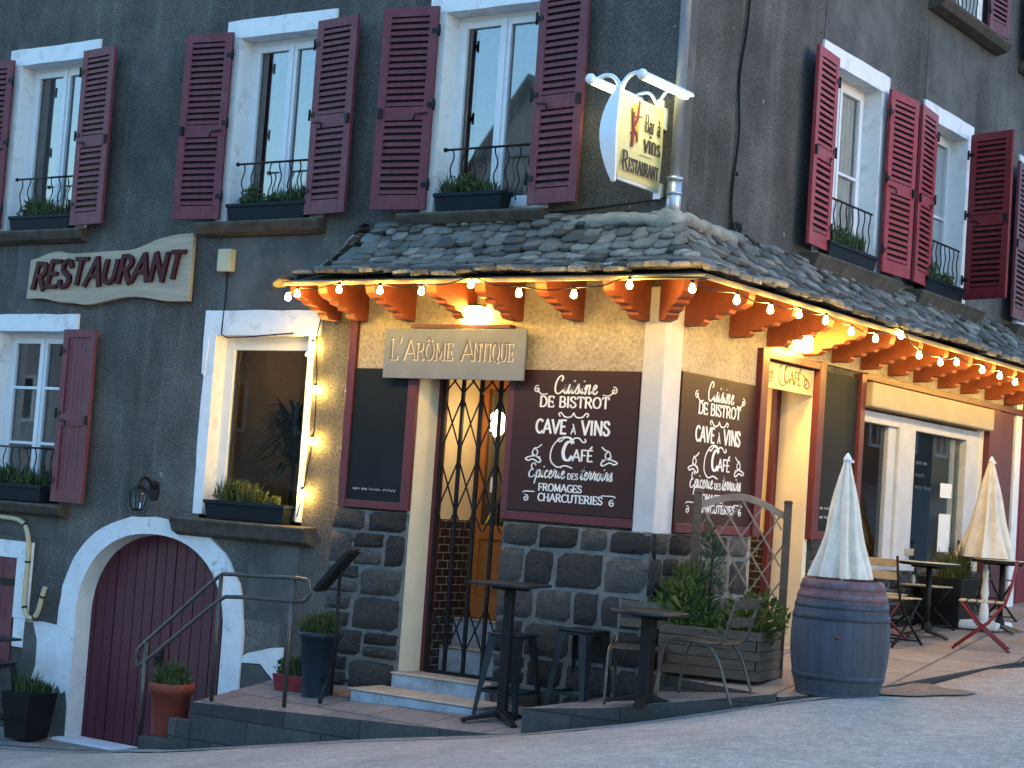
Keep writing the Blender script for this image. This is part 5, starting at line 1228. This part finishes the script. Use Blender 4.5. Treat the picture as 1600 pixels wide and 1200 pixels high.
# ---- low round table and two slatted garden chairs on the raised platform
t = thing('round_table', 'low round dark table with a thick post between the two slatted metal chairs', 'table', (.50, -.80, .125)); h = .71
m = MB(); m.lathe([(.285, h - .03), (.295, h - .02), (.295, h), (.27, h + .004)], 36, sm=False); m.build('table_top', 'gun', t, bevel=.003)
m = MB(); m.box(-.045, .045, -.045, .045, .05, h - .05); m.box(-.14, .14, -.03, .03, h - .055, h - .028); m.build('column', 'black', t, bevel=.004)
m = MB(); star_base(m, .3, 4, .06, .09, .05, R_(20)); m.build('base', 'black', t, bevel=.004)
def garden_chair(label, x, y, z, rz, back=2):
    t = thing('garden_chair', label, 'chair', (x, y, z), rz, 'slatted metal garden chairs'); W2 = .20; sh = .43
    m = MB()
    for i in range(6): m.bar((-.2, -.19 + i * .076, sh), (.2, -.19 + i * .076, sh), .05, .012)
    m.build('seat', 'rail', t)
    m = MB()
    for z_ in (.60, .74) if back == 2 else (.56, .65, .74): m.bar((-W2, .235 + (z_ - .43) * .28, z_), (W2, .235 + (z_ - .43) * .28, z_), .014, .065)
    m.build('backrest', 'rail', t)
    for s in (-1, 1):
        m = MB(); x_ = s * W2
        m.tube(cat([(x_, .33, .79), (x_, .27, .58), (x_, .225, .46), (x_, .15, .435), (x_, -.1, .44), (x_, -.19, .43), (x_, -.25, .36), (x_, -.29, .18), (x_, -.31, .0)], 6), .012, 8); m.build('side_frame', 'rail', t)
        m = MB(); m.tube(cat([(x_, .02, .43), (x_, .12, .41), (x_, .2, .32), (x_, .27, .15), (x_, .33, 0)], 6), .012, 8); m.build('leg', 'rail', t)
    return t
garden_chair('slatted metal chair facing the low round table from the stone wall side', .19, -.41, .085, R_(24))
garden_chair('slatted metal chair seen from the side, in front of the wooden planter', .88, -.58, .205, R_(-88))

# ---- wooden planter box with lattice screen
A_, B_, C_ = Vector((.30, -.15, 0)), Vector((1.05, -.01, 0)), Vector((.92, .67, 0))
ex = (B_ - A_).normalized(); ang = math.atan2(ex.y, ex.x); PZ = .295
WX, WY = .84, .6
ctr = B_ - ex * WX / 2 + Vector((-ex.y, ex.x, 0)) * WY / 2
t = thing('planter_box', 'weathered wooden planter of horizontal boards holding leafy shrubs under the lattice', 'planter', (ctr.x, ctr.y, PZ), ang)
m = MB(); hx, hy = WX / 2, WY / 2
for k in range(5):
    z0 = .03 + k * .076; j = lambda: rng.uniform(-.003, .003)
    e = .04 if k % 2 else 0
    m.box(-hx + j(), hx - e, -hy, -hy + .028, z0, z0 + .072); m.box(-hx + j(), hx - e, hy - .028, hy, z0, z0 + .072)
    m.box(hx - .028, hx, -hy + .03 - (.04 if k % 2 else 0) + .0, hy - .03, z0, z0 + .072); m.box(-hx, -hx + .028, -hy + .03, hy - .03, z0, z0 + .072)
m.build('boards', 'greywood', t, bevel=.004)
m = MB(); m.box(-hx + .03, hx - .03, -hy + .03, hy - .03, .02, .36); m.build('soil', 'soil', t)
t = thing('shrub', 'bright green leafy shrubs filling the wooden planter box', 'shrub', (ctr.x, ctr.y, PZ + .36), ang)
m = MB(); leaves(m, (-.3, -.06, .16), (.24, .22, .27), 520, .09, .34); leaves(m, (.28, .0, .12), (.26, .22, .19), 430, .085, .4); leaves(m, (0, -.12, .03), (.44, .18, .12), 500, .07, .4); leaves(m, (-.28, 0, .38), (.12, .12, .17), 110, .09, .3)
m.build('foliage', 'leafB', t)
m = MB()
for i in range(14): x_ = rng.uniform(-.4, .4); m.tube([(x_, rng.uniform(-.1, .1), -.03), (x_ + rng.uniform(-.08, .08), rng.uniform(-.15, .15), .25)], .006, 5)
m.build('stems', 'soil', t)
t = thing('conifer', 'slender dark green conifer rising in front of the lattice from the wooden planter', 'conifer', (ctr.x - .12 * ex.x, ctr.y - .12 * ex.y, PZ + .36), ang)
m = MB()
for k in range(11): zz = .1 + k * .068; leaves(m, (rng.uniform(-.04, .04), rng.uniform(-.04, .04), zz), (.17 * (1 - k / 14), .17 * (1 - k / 14), .09), 62, .06, .2, .7)
m.build('foliage', 'leafC', t)
m = MB(); m.tube([(0, 0, -.03), (.01, 0, .5), (0, .0, .82)], [.018, .012, .004], 6); m.build('trunk', 'soil', t)
# lattice screen at the back of the planter
LP, RP = Vector((.26, .28, .29)), Vector((.915, .60, .29)); d = (RP - LP); Wd = d.length; la = math.atan2(d.y, d.x)
t = thing('lattice_screen', 'arched wooden lattice screen standing behind the planter shrubs', 'trellis', LP, la)
for i, (x_, hh) in enumerate(((0, 1.47), (Wd, 1.43))):
    m = MB(); m.box(x_ - .033, x_ + .033, -.033, .033, 0, hh); m.prism([(x_ - .04, hh), (x_ + .04, hh), (x_ + .03, hh + .025), (x_ - .03, hh + .025)], -.04, .04, 'xz'); m.build('post', 'greywood', t, bevel=.006)
def ztop(x): u = x / Wd; return 1.38 - .05 * u + .11 * math.sin(PI * u) ** 1.2
m = MB(); P = [(Wd * i / 20, ztop(Wd * i / 20)) for i in range(21)]
m.prism([(a, b - .04) for a, b in P] + [(a, b + .02) for a, b in reversed(P)], -.024, .024, 'xz'); m.build('arched_rail', 'lattice', t, bevel=.005); m = MB(); m.box(.033, Wd - .033, -.02, .02, .34, .39); m.build('lower_rail', 'lattice', t, bevel=.005)
for s in (1, -1):
    for k in range(-7, 8):
        # diagonals clipped to the frame: x - s*z*0.72 = c
        c = k * .185 + Wd / 2 - s * .85 * .64; pts = []
        for i in range(61):
            z = .38 + i * .0185; x = c + s * z * .64 * (1 if s > 0 else 1)
            if .03 <= x <= Wd - .03 and z <= ztop(x) - .03: pts.append((x, z))
        if len(pts) > 3:
            m = MB(); y = .012 * s; m.bar((pts[0][0], y, pts[0][1]), (pts[-1][0], y, pts[-1][1]), .014, .046 if s < 0 else .028, ref=(0, 1, 0)); m.build('lath', 'lattice', t)

# ---- wine barrel with a furled parasol standing in it
BX, BY, BZ = 1.62, .18, .262
t = thing('barrel', 'old wine barrel painted blue with wine-red top bands, standing at the pavement edge', 'barrel', (BX, BY, BZ))
BH = .90
def br(z): u = (z / BH - .5) * 2; return .30 + .075 * (1 - u * u)
m = MB(); m.lathe([(br(BH * i / 24), BH * i / 24) for i in range(25)], 56, cap=False); m.lathe([(br(BH), BH), (br(BH) - .028, BH), (br(BH) - .032, BH - .035), (.01, BH - .035)], 56, cap=False, sm=False); m.lathe([(.02, 0), (br(0), 0)], 40, cap=False, sm=False); m.build('staves', 'barrel', t)
for z0, hh, mm in ((.0, .055, 'hoop'), (.15, .045, 'hoop'), (.60, .045, 'hoop'), (.685, .04, 'hoop'), (.755, .045, 'hoopw'), (.83, .068, 'hoopw')):
    m = MB(); m.lathe([(br(z0) + .001, z0), (br(z0) + .0055, z0 + .002), (br(z0 + hh) + .0055, z0 + hh - .002), (br(z0 + hh) + .001, z0 + hh)], 56, cap=False, sm=True); m.build('hoop', mm, t)
m = MB(); a = math.atan2(-12.5 - BY, 7.3 - BX) - .05; q = br(.48) + .004; m.lathe([(.001, -.012), (.018, -.012), (.022, 0), (.018, .012), (.001, .012)], 10, (q * math.cos(a), q * math.sin(a), .48)); m.build('bung', 'plumdk', t)

def parasol(label, x, y, z0, zb, zt, rb, base=None, seed=0, pole0=None):
    t = thing('furled_parasol', label, 'parasol', (x, y, z0)); rr = random.Random(seed); n = 96; rows = 26
    ph = [rr.uniform(0, 6.28) for _ in range(4)]
    m = MB(); prof_ = []
    for i in range(rows + 1):
        f = i / rows; prof_.append((rb * (.1 + .9 * (1 - f) ** .95) * (1 + .05 * math.sin(f * 9 + ph[0])), (zb - z0) + (zt - zb) * f))
    def rad(a, z):
        f = (z - (zb - z0)) / (zt - zb); k = .25 * (1 - .5 * f)
        return 1 + k * math.sin(8 * a + ph[1] + 1.4 * f) * .9 + k * .5 * math.sin(13 * a + ph[2] - 2.0 * f) + .05 * math.sin(3 * a + ph[3])
    m.lathe(prof_, n, cap=False, rad=rad); m.build('canopy', 'canvas', t)
    m = MB(); m.lathe([(.028, zt - z0 - .02), (.034, zt - z0), (.02, zt - z0 + .02), (.016, zt - z0 + .03), (.004, zt - z0 + .045)], 12); m.box(-.03, .05, -.01, .01, zt - z0 - .03, zt - z0 - .01); m.build('finial', 'winframe', t)
    m = MB(); m.tube([(0, 0, (pole0 or z0) - z0), (0, 0, zt - z0)], .02, 10); m.build('pole', 'signwhite', t)
    if base:
        m = MB(); m.box(-.24, .24, -.24, .24, 0, .09); m.build('base', 'stained', t, bevel=.03); m = MB(); m.lathe([(.05, .09), (.05, .2), (.032, .3), (.045, .38), (.028, .5), (.035, .6), (.02, .64)], 12); m.build('stem', 'signwhite', t)
    return t
parasol('furled cream parasol standing in the blue wine barrel', BX - .03, BY + .02, BZ + .87, BZ + .915, BZ + 1.83, .19, seed=3)

# ---- café tables and folding chairs on the side pavement
def bistro_table(label, x, y, z, h=.74, r=.31):
    t = thing('bistro_table', label, 'table', (x, y, z), rng.uniform(0, 1), 'round café tables on the side pavement'); m = MB(); m.lathe([(r - .03, h - .03), (r, h - .026), (r, h - .002), (r - .012, h)], 36, sm=False); m.build('rim', 'black', t)
    m = MB(); m.disc((0, 0, 0), r - .014, h - .02, h + .004, 36); m.build('table_top', 'tabletop', t)
    m = MB(); m.tube([(0, 0, .05), (0, 0, h - .03)], .028, 10); m.lathe([(.06, .05), (.045, .12), (.028, .16)], 12); m.bar((-.2, 0, h - .04), (.2, 0, h - .04), .03, .02); m.bar((0, -.2, h - .045), (0, .2, h - .045), .03, .02); m.build('column', 'black', t)
    m = MB(); star_base(m, .27, 4, .06, .06, .035, .3); m.build('base', 'rail', t); return t
bistro_table('pale-topped round café table nearest the barrel, its cast foot in full view', .62, 4.45, pv(0, 4.45))
bistro_table('pale-topped round café table beneath the second furled parasol', .95, 5.62, pv(0, 5.62))
bistro_table('round café table at the end of the terrace beyond the second parasol', 1.1, 7.7, pv(0, 7.7))
def folding_chair(label, x, y, rz, mm, seatm='seatwood'):
    z = pv(x, y); t = thing('folding_chair', label, 'chair', (x, y, z), rz, 'folding café chairs on the side pavement'); w = .19
    m = MB()
    for i in range(5): m.bar((-w, -.19 + i * .085, .45), (w, -.19 + i * .085, .45), .066, .014)
    m.build('seat', seatm, t, bevel=.003)
    m = MB()
    for z_ in (.66, .78): m.bar((-w - .01, .245 + (z_ - .6) * .18, z_), (w + .01, .245 + (z_ - .6) * .18, z_), .014, .075)
    m.build('backrest', seatm, t, bevel=.003)
    for s in (-1, 1):
        m = MB(); x_ = s * (w + .012); m.tube([(x_, -.26, .0), (x_, .06, .26), (x_, .20, .45), (x_, .25, .62), (x_, .29, .85)], .013, 7); m.build('side_frame', mm, t)
        m = MB(); x_ = s * (w - .012); m.tube([(x_, .26, .0), (x_, -.04, .24), (x_, -.2, .44)], .013, 7); m.build('leg', mm, t)
    m = MB(); m.tube([(-w, -.2, .05), (w, -.2, .05)], .009, 6); m.tube([(-w, .22, .04), (w, .22, .04)], .009, 6); m.tube([(-w, 0.03, .24), (w, 0.03, .24)], .01, 6); m.build('stretcher', mm, t)
    return t
folding_chair('red-framed folding chair with pale slats, drawn up under the second parasol table', 1.36, 3.98, R_(-72), 'redfresh')
folding_chair('dark folding chair just behind the barrel, facing the near café table', .62, 3.55, R_(172), 'black')
folding_chair('red-framed folding chair by the shop window sill, behind the near café table', .33, 3.85, R_(150), 'redfresh')
folding_chair('dark folding chair with wooden back slats under the dark window menu', .3, 5.15, R_(80), 'black')
folding_chair('black folding chair at the pavement edge beyond the red folding chair', 1.62, 5.3, R_(-75), 'black', 'gun')
folding_chair('black folding chair pushed to the wall beneath the second parasol', .4, 6.75, R_(60), 'black', 'gun')
parasol('furled cream parasol on a white base between the café tables', .74, 5.72, pv(0, 5.72), pv(0, 5.72) + .75, pv(0, 5.72) + 1.77, .235, True, seed=8)
t = thing('black_planter', 'square black planter with grassy plant below the side shop window', 'planter', (.36, 5.65, pv(0, 5.65)), RR); m = MB(); m.hexa([(-.2, -.2, 0), (.2, -.2, 0), (.2, .2, 0), (-.2, .2, 0), (-.25, -.25, .52), (.25, -.25, .52), (.25, .25, .52), (-.25, .25, .52)]); m.build('pot', 'black', t, bevel=.01)
m = MB(); blades(m, 0, 0, .51, .18, .18, 320, .34, .8, .006, 6); m.build('plant', 'leafY', t)

# ---- pots
def round_pot(name, label, x, y, z, r0, r1, h, mm, leafm, n, hh, lean=.6, extra=None, cat_='flower pot'):
    t = thing(name, label, cat_, (x, y, z)); m = MB(); rim = h * (.2 if mm == 'terra' else .09)
    m.lathe([(r0, 0), (r0 + (r1 - r0) * .78, h - rim), (r1 + .012, h - rim), (r1 + .02, h - .01), (r1 + .012, h), (r1 - .015, h), (r1 - .03, h - .05)], 40, cap=False); m.lathe([(.01, 0), (r0, 0)], 24, cap=False); m.build('pot', mm, t)
    m = MB(); m.disc((0, 0, 0), r1 - .025, h - .06, h - .03, 28); m.build('soil', 'soil', t)
    m = MB(); blades(m, 0, 0, h - .03, r1 * .75, r1 * .75, n, hh, lean, .006, 7)
    if extra: leaves(m, (0, 0, h + .03), (r1 * .9, r1 * .9, hh * .45), extra, .05)
    m.build('plants', leafm, t); return t
round_pot('terracotta_pot', 'large terracotta pot with spiky green plants below the handrail at the steps', -4.29, -.97, -.712, .15, .185, .46, 'terra', 'leafA', 520, .24, .7, 160)
round_pot('blue_pot', 'tall dark blue pot with feathery green plants beside the menu stand', -2.98, -.52, -.235, .125, .18, .56, 'navy', 'leafA', 620, .22, .8, 420)
t = thing('red_trough', 'small red trough with grey-green plants at the foot of the tall blue pot', 'flower box', (-3.33, -.42, -.245), R_(4)); m = MB(); m.hexa([(-.15, -.08, 0), (.15, -.08, 0), (.15, .08, 0), (-.15, .08, 0), (-.18, -.1, .15), (.18, -.1, .15), (.18, .1, .15), (-.18, .1, .15)]); m.build('trough', 'redpot', t, bevel=.008)
m = MB(); leaves(m, (-.06, 0, .2), (.13, .09, .1), 260, .05); blades(m, 0, 0, .14, .14, .07, 160, .2, .6, .006, 5); m.build('plants', 'leafA', t)
t = thing('square_planter', 'square black planter of green herbs between the tall stool and the garage arch', 'planter', (-6.82, -.42, -1.12), R_(3)); m = MB(); m.hexa([(-.15, -.15, 0), (.15, -.15, 0), (.15, .15, 0), (-.15, .15, 0), (-.2, -.2, .46), (.2, -.2, .46), (.2, .2, .46), (-.2, .2, .46)]); m.build('pot', 'black', t, bevel=.01)
m = MB(); blades(m, 0, 0, .45, .15, .15, 420, .22, .5, .006, 7); leaves(m, (0, 0, .5), (.18, .18, .07), 180, .05); m.build('plants', 'leafA', t)

# ---- menu stand
t = thing('menu_stand', 'black wrought iron menu stand with a tilted dark display case', 'menu stand', (-2.72, -.62, -.245), R_(22))
m = MB(); m.tube([(0, 0, .05), (0, 0, 1.13)], .016, 8); m.build('pole', 'black', t)
m = MB()
for k in range(3):
    a = 2 * PI * k / 3 + .5; c_, s_ = math.cos(a), math.sin(a); P = cat([(0, 0, .16), (c_ * .1, s_ * .1, .19), (c_ * .2, s_ * .2, .12), (c_ * .24, s_ * .24, .02), (c_ * .29, s_ * .29, .02), (c_ * .29, s_ * .29, .06)], 5); m.tube(P, .012, 6)
m.build('foot', 'black', t)
m = MB(); u = Vector((-.6, 0, -.75)).normalized(); n_ = Vector((-.75, 0, .6)); cpt = Vector((-.03, 0, 1.13))
m.bar(cpt + u * .24, cpt - u * .22, .3, .04, ref=n_); m.build('display_case', 'black', t, bevel=.006)
m = MB(); m.bar(cpt + n_ * .028 + u * .2, cpt + n_ * .028 - u * .18, .25, .004, ref=n_); m.build('menu_sheet', 'chalk', t)
m = MB()
for k in range(3): y_ = -.06 + .06 * k; m.tube(cat([(cpt.x + .13, y_, 1.29), (cpt.x + .16 + .02 * k, y_, 1.37), (cpt.x + .13, y_ + .03, 1.42), (cpt.x + .11, y_ + .02, 1.38)], 4), .006, 5)
m.build('scroll', 'black', t)

# ---- handrail of the terrace steps
t = thing('handrail', 'bent metal handrail with two rails climbing the steps before the garage door', 'handrail')
pl, pm, pr = Vector((-4.42, -1.2, -.82)), Vector((-3.63, -1.14, -.335)), Vector((-2.86, -1.06, -.29))
for p_, hh in ((pl, .93), (pm, 1.1), (pr, 1.09)):
    m = MB(); m.tube([p_, p_ + Vector((0, 0, hh))], .019, 9); m.build('post', 'rail', t)
hi0, hi1, hi2 = pl + Vector((-.0, 0, .93)), pm + Vector((0, 0, 1.11)), pr + Vector((.02, 0, 1.09))
lo0, lo1, lo2 = pl + Vector((.0, 0, .76)), pm + Vector((.06, 0, .92)), pr + Vector((.02, 0, .9))
e = (hi2 - hi1).normalized(); s_ = (hi1 - hi0).normalized()
loop = [hi1 + (hi0 - hi1) * .6, hi0 - s_ * .05, hi0 - s_ * .1 - Vector((.02, 0, .05)), lo0 - s_ * .1 + Vector((-.02, 0, .04)), lo0 - s_ * .02 - Vector((0, 0, .01)), lo0 + (lo1 - lo0) * .5, lo1 - (lo1 - lo0) * .06, lo1 + e * .08, lo1 + (lo2 - lo1) * .6, lo2 + e * .06, lo2 + e * .15 + Vector((0, 0, .05)), hi2 + e * .15 - Vector((0, 0, .05)), hi2 + e * .06, hi1 + (hi2 - hi1) * .4, hi1 + e * .07, hi1 - s_ * .06]
m = MB(); P = [p for i, p in enumerate(cat(loop, 6, True))]; m.tube(P, .018, 9, closed=True); m.build('rail', 'rail', t)
# ---- unseen lamps added to brighten the rooms behind the ground-floor glass
for lab, loc in (('unseen small lamp added to brighten the room behind the picture window', (-4.9, 1.3, 2.95)), ('unseen small lamp added to brighten the room behind the side shop window', (-1.1, 6.4, 2.85))):
    t = thing('fill_lamp', lab, 'pendant lamp', loc); m = MB(); m.lathe([(.02, .1), (.1, .0), (.1, -.02), (.02, -.02)], 14); m.build('lamp_shade', 'roomfill', t); m = MB(); m.tube([(0, 0, .1), (0, 0, .3)], .006, 5); m.build('cord', 'rust', t)
# ---- indoor plant behind the picture window
t = thing('indoor_plant', 'dark spiky houseplant behind the glass of the lamplit picture window', 'houseplant', (-4.42, .55, .95))
m = MB(); m.lathe([(.12, 0), (.16, .3)], 20); m.build('pot', 'black', t); m = MB(); m.tube([(0, 0, .3), (.02, 0, 1.1)], .02, 7); m.build('trunk', 'soil', t)
m = MB()
for c in ((0, 0, 1.25), (.04, 0, .85), (-.02, 0, 1.05)):
    for i in range(70):
        a = rng.uniform(0, 6.28); el = rng.uniform(-.2, 1.2); L_ = rng.uniform(.34, .6); d0 = Vector((math.cos(a) * math.cos(el), math.sin(a) * math.cos(el), math.sin(el))); p0 = Vector(c); p1 = p0 + d0 * L_ * .55; p2 = p0 + d0 * L_ + Vector((0, 0, -.16)); q = d0.cross(Vector((0, 0, 1))).normalized() * .02
        m.add([p0 - q, p0 + q, p1 + q, p1 - q, p2], [(0, 1, 2, 3), (3, 2, 4)])
m.build('foliage', 'leafD', t)

# ================================================================== houses across the street (mirrored in the window panes)
def gable_house(label, x0, x1, y0, y1, z0, ze, zr, along, face, mm='pale'):
    """face: the wall that looks at the corner house ('y' = its +y wall, 'x' = its -x wall)"""
    t = thing('neighbour_house', label, 'house', ((x0 + x1) / 2, (y0 + y1) / 2, z0)); hx, hy = (x1 - x0) / 2, (y1 - y0) / 2; H_ = ze - z0; K = zr - z0
    m = MB(); m.box(-hx, hx, -hy, hy, 0, H_)
    if along == 'y': m.prism([(-hx, H_), (hx, H_), (0, K - .1)], -hy, hy, 'xz')
    else: m.prism([(-hy, H_), (hy, H_), (0, K - .1)], -hx, hx, 'yz')
    m.build('wall', mm, t)
    m = MB(); e = .35
    if along == 'y':
        for s in (-1, 1): m.hexa([(0, -hy - e, K), (s * (hx + e), -hy - e, H_ - .3), (s * (hx + e), hy + e, H_ - .3), (0, hy + e, K), (0, -hy - e, K + .15), (s * (hx + e), -hy - e, H_ - .1), (s * (hx + e), hy + e, H_ - .1), (0, hy + e, K + .15)])
    else:
        for s in (-1, 1): m.hexa([(-hx - e, 0, K), (-hx - e, s * (hy + e), H_ - .3), (hx + e, s * (hy + e), H_ - .3), (hx + e, 0, K), (-hx - e, 0, K + .15), (-hx - e, s * (hy + e), H_ - .1), (hx + e, s * (hy + e), H_ - .1), (hx + e, 0, K + .15)])
    rf = m.build('roof', 'slate', t); m = MB(); m.box(hx * .3, hx * .3 + .6, -.4, .4, K - 1.2, K + 1.0); m.build('chimney', 'stone', rf)
    L_ = hx if face == 'y' else hy; n = max(2, int(L_ * 2 / 2.6))
    for fl in range(max(1, int(H_ / 3))):
        for k in range(n):
            c = -L_ + 2 * L_ * (k + .5) / n; zb = 1.0 + fl * 3; m = MB(); g_ = MB()
            if face == 'y':
                for a, b, c0, c1 in ((c - .6, c - .5, zb, zb + 1.5), (c + .5, c + .6, zb, zb + 1.5), (c - .5, c + .5, zb + 1.4, zb + 1.5), (c - .5, c + .5, zb, zb + .1), (c - .03, c + .03, zb + .1, zb + 1.4)): m.box(a, b, hy, hy + .06, c0, c1)
                g_.box(c - .5, c + .5, hy, hy + .02, zb + .1, zb + 1.4)
            else:
                for a, b, c0, c1 in ((c - .6, c - .5, zb, zb + 1.5), (c + .5, c + .6, zb, zb + 1.5), (c - .5, c + .5, zb + 1.4, zb + 1.5), (c - .5, c + .5, zb, zb + .1), (c - .03, c + .03, zb + .1, zb + 1.4)): m.box(-hx - .06, -hx, a, b, c0, c1)
                g_.box(-hx - .02, -hx, c - .5, c + .5, zb + .1, zb + 1.4)
            w_ = m.build('window', 'winframe', t); g_.build('pane', 'dark', w_)
NH = mat('pale_render', (0.34, 0.32, 0.3), 0.9, 0.2, 2)
MT['pale'] = NH
gable_house('tall steep-gabled house mirrored in the upper panes beside the hanging sign', -21.5, -15.5, -32, -24, -3, 8.2, 12.3, 'y', 'y')
gable_house('broad gabled house mirrored in the low small-paned window', -40, -24.5, -33, -25, -4, 7.0, 10.5, 'y', 'y')
gable_house('long house opposite the entrance, mirrored in the picture window', -15, 0, -34, -26, -3, 7.0, 11.0, 'x', 'y')
gable_house('long house across the side street, mirrored in the side windows', 15, 24, 14, 62, 0, 10.5, 15, 'y', 'x', 'render')
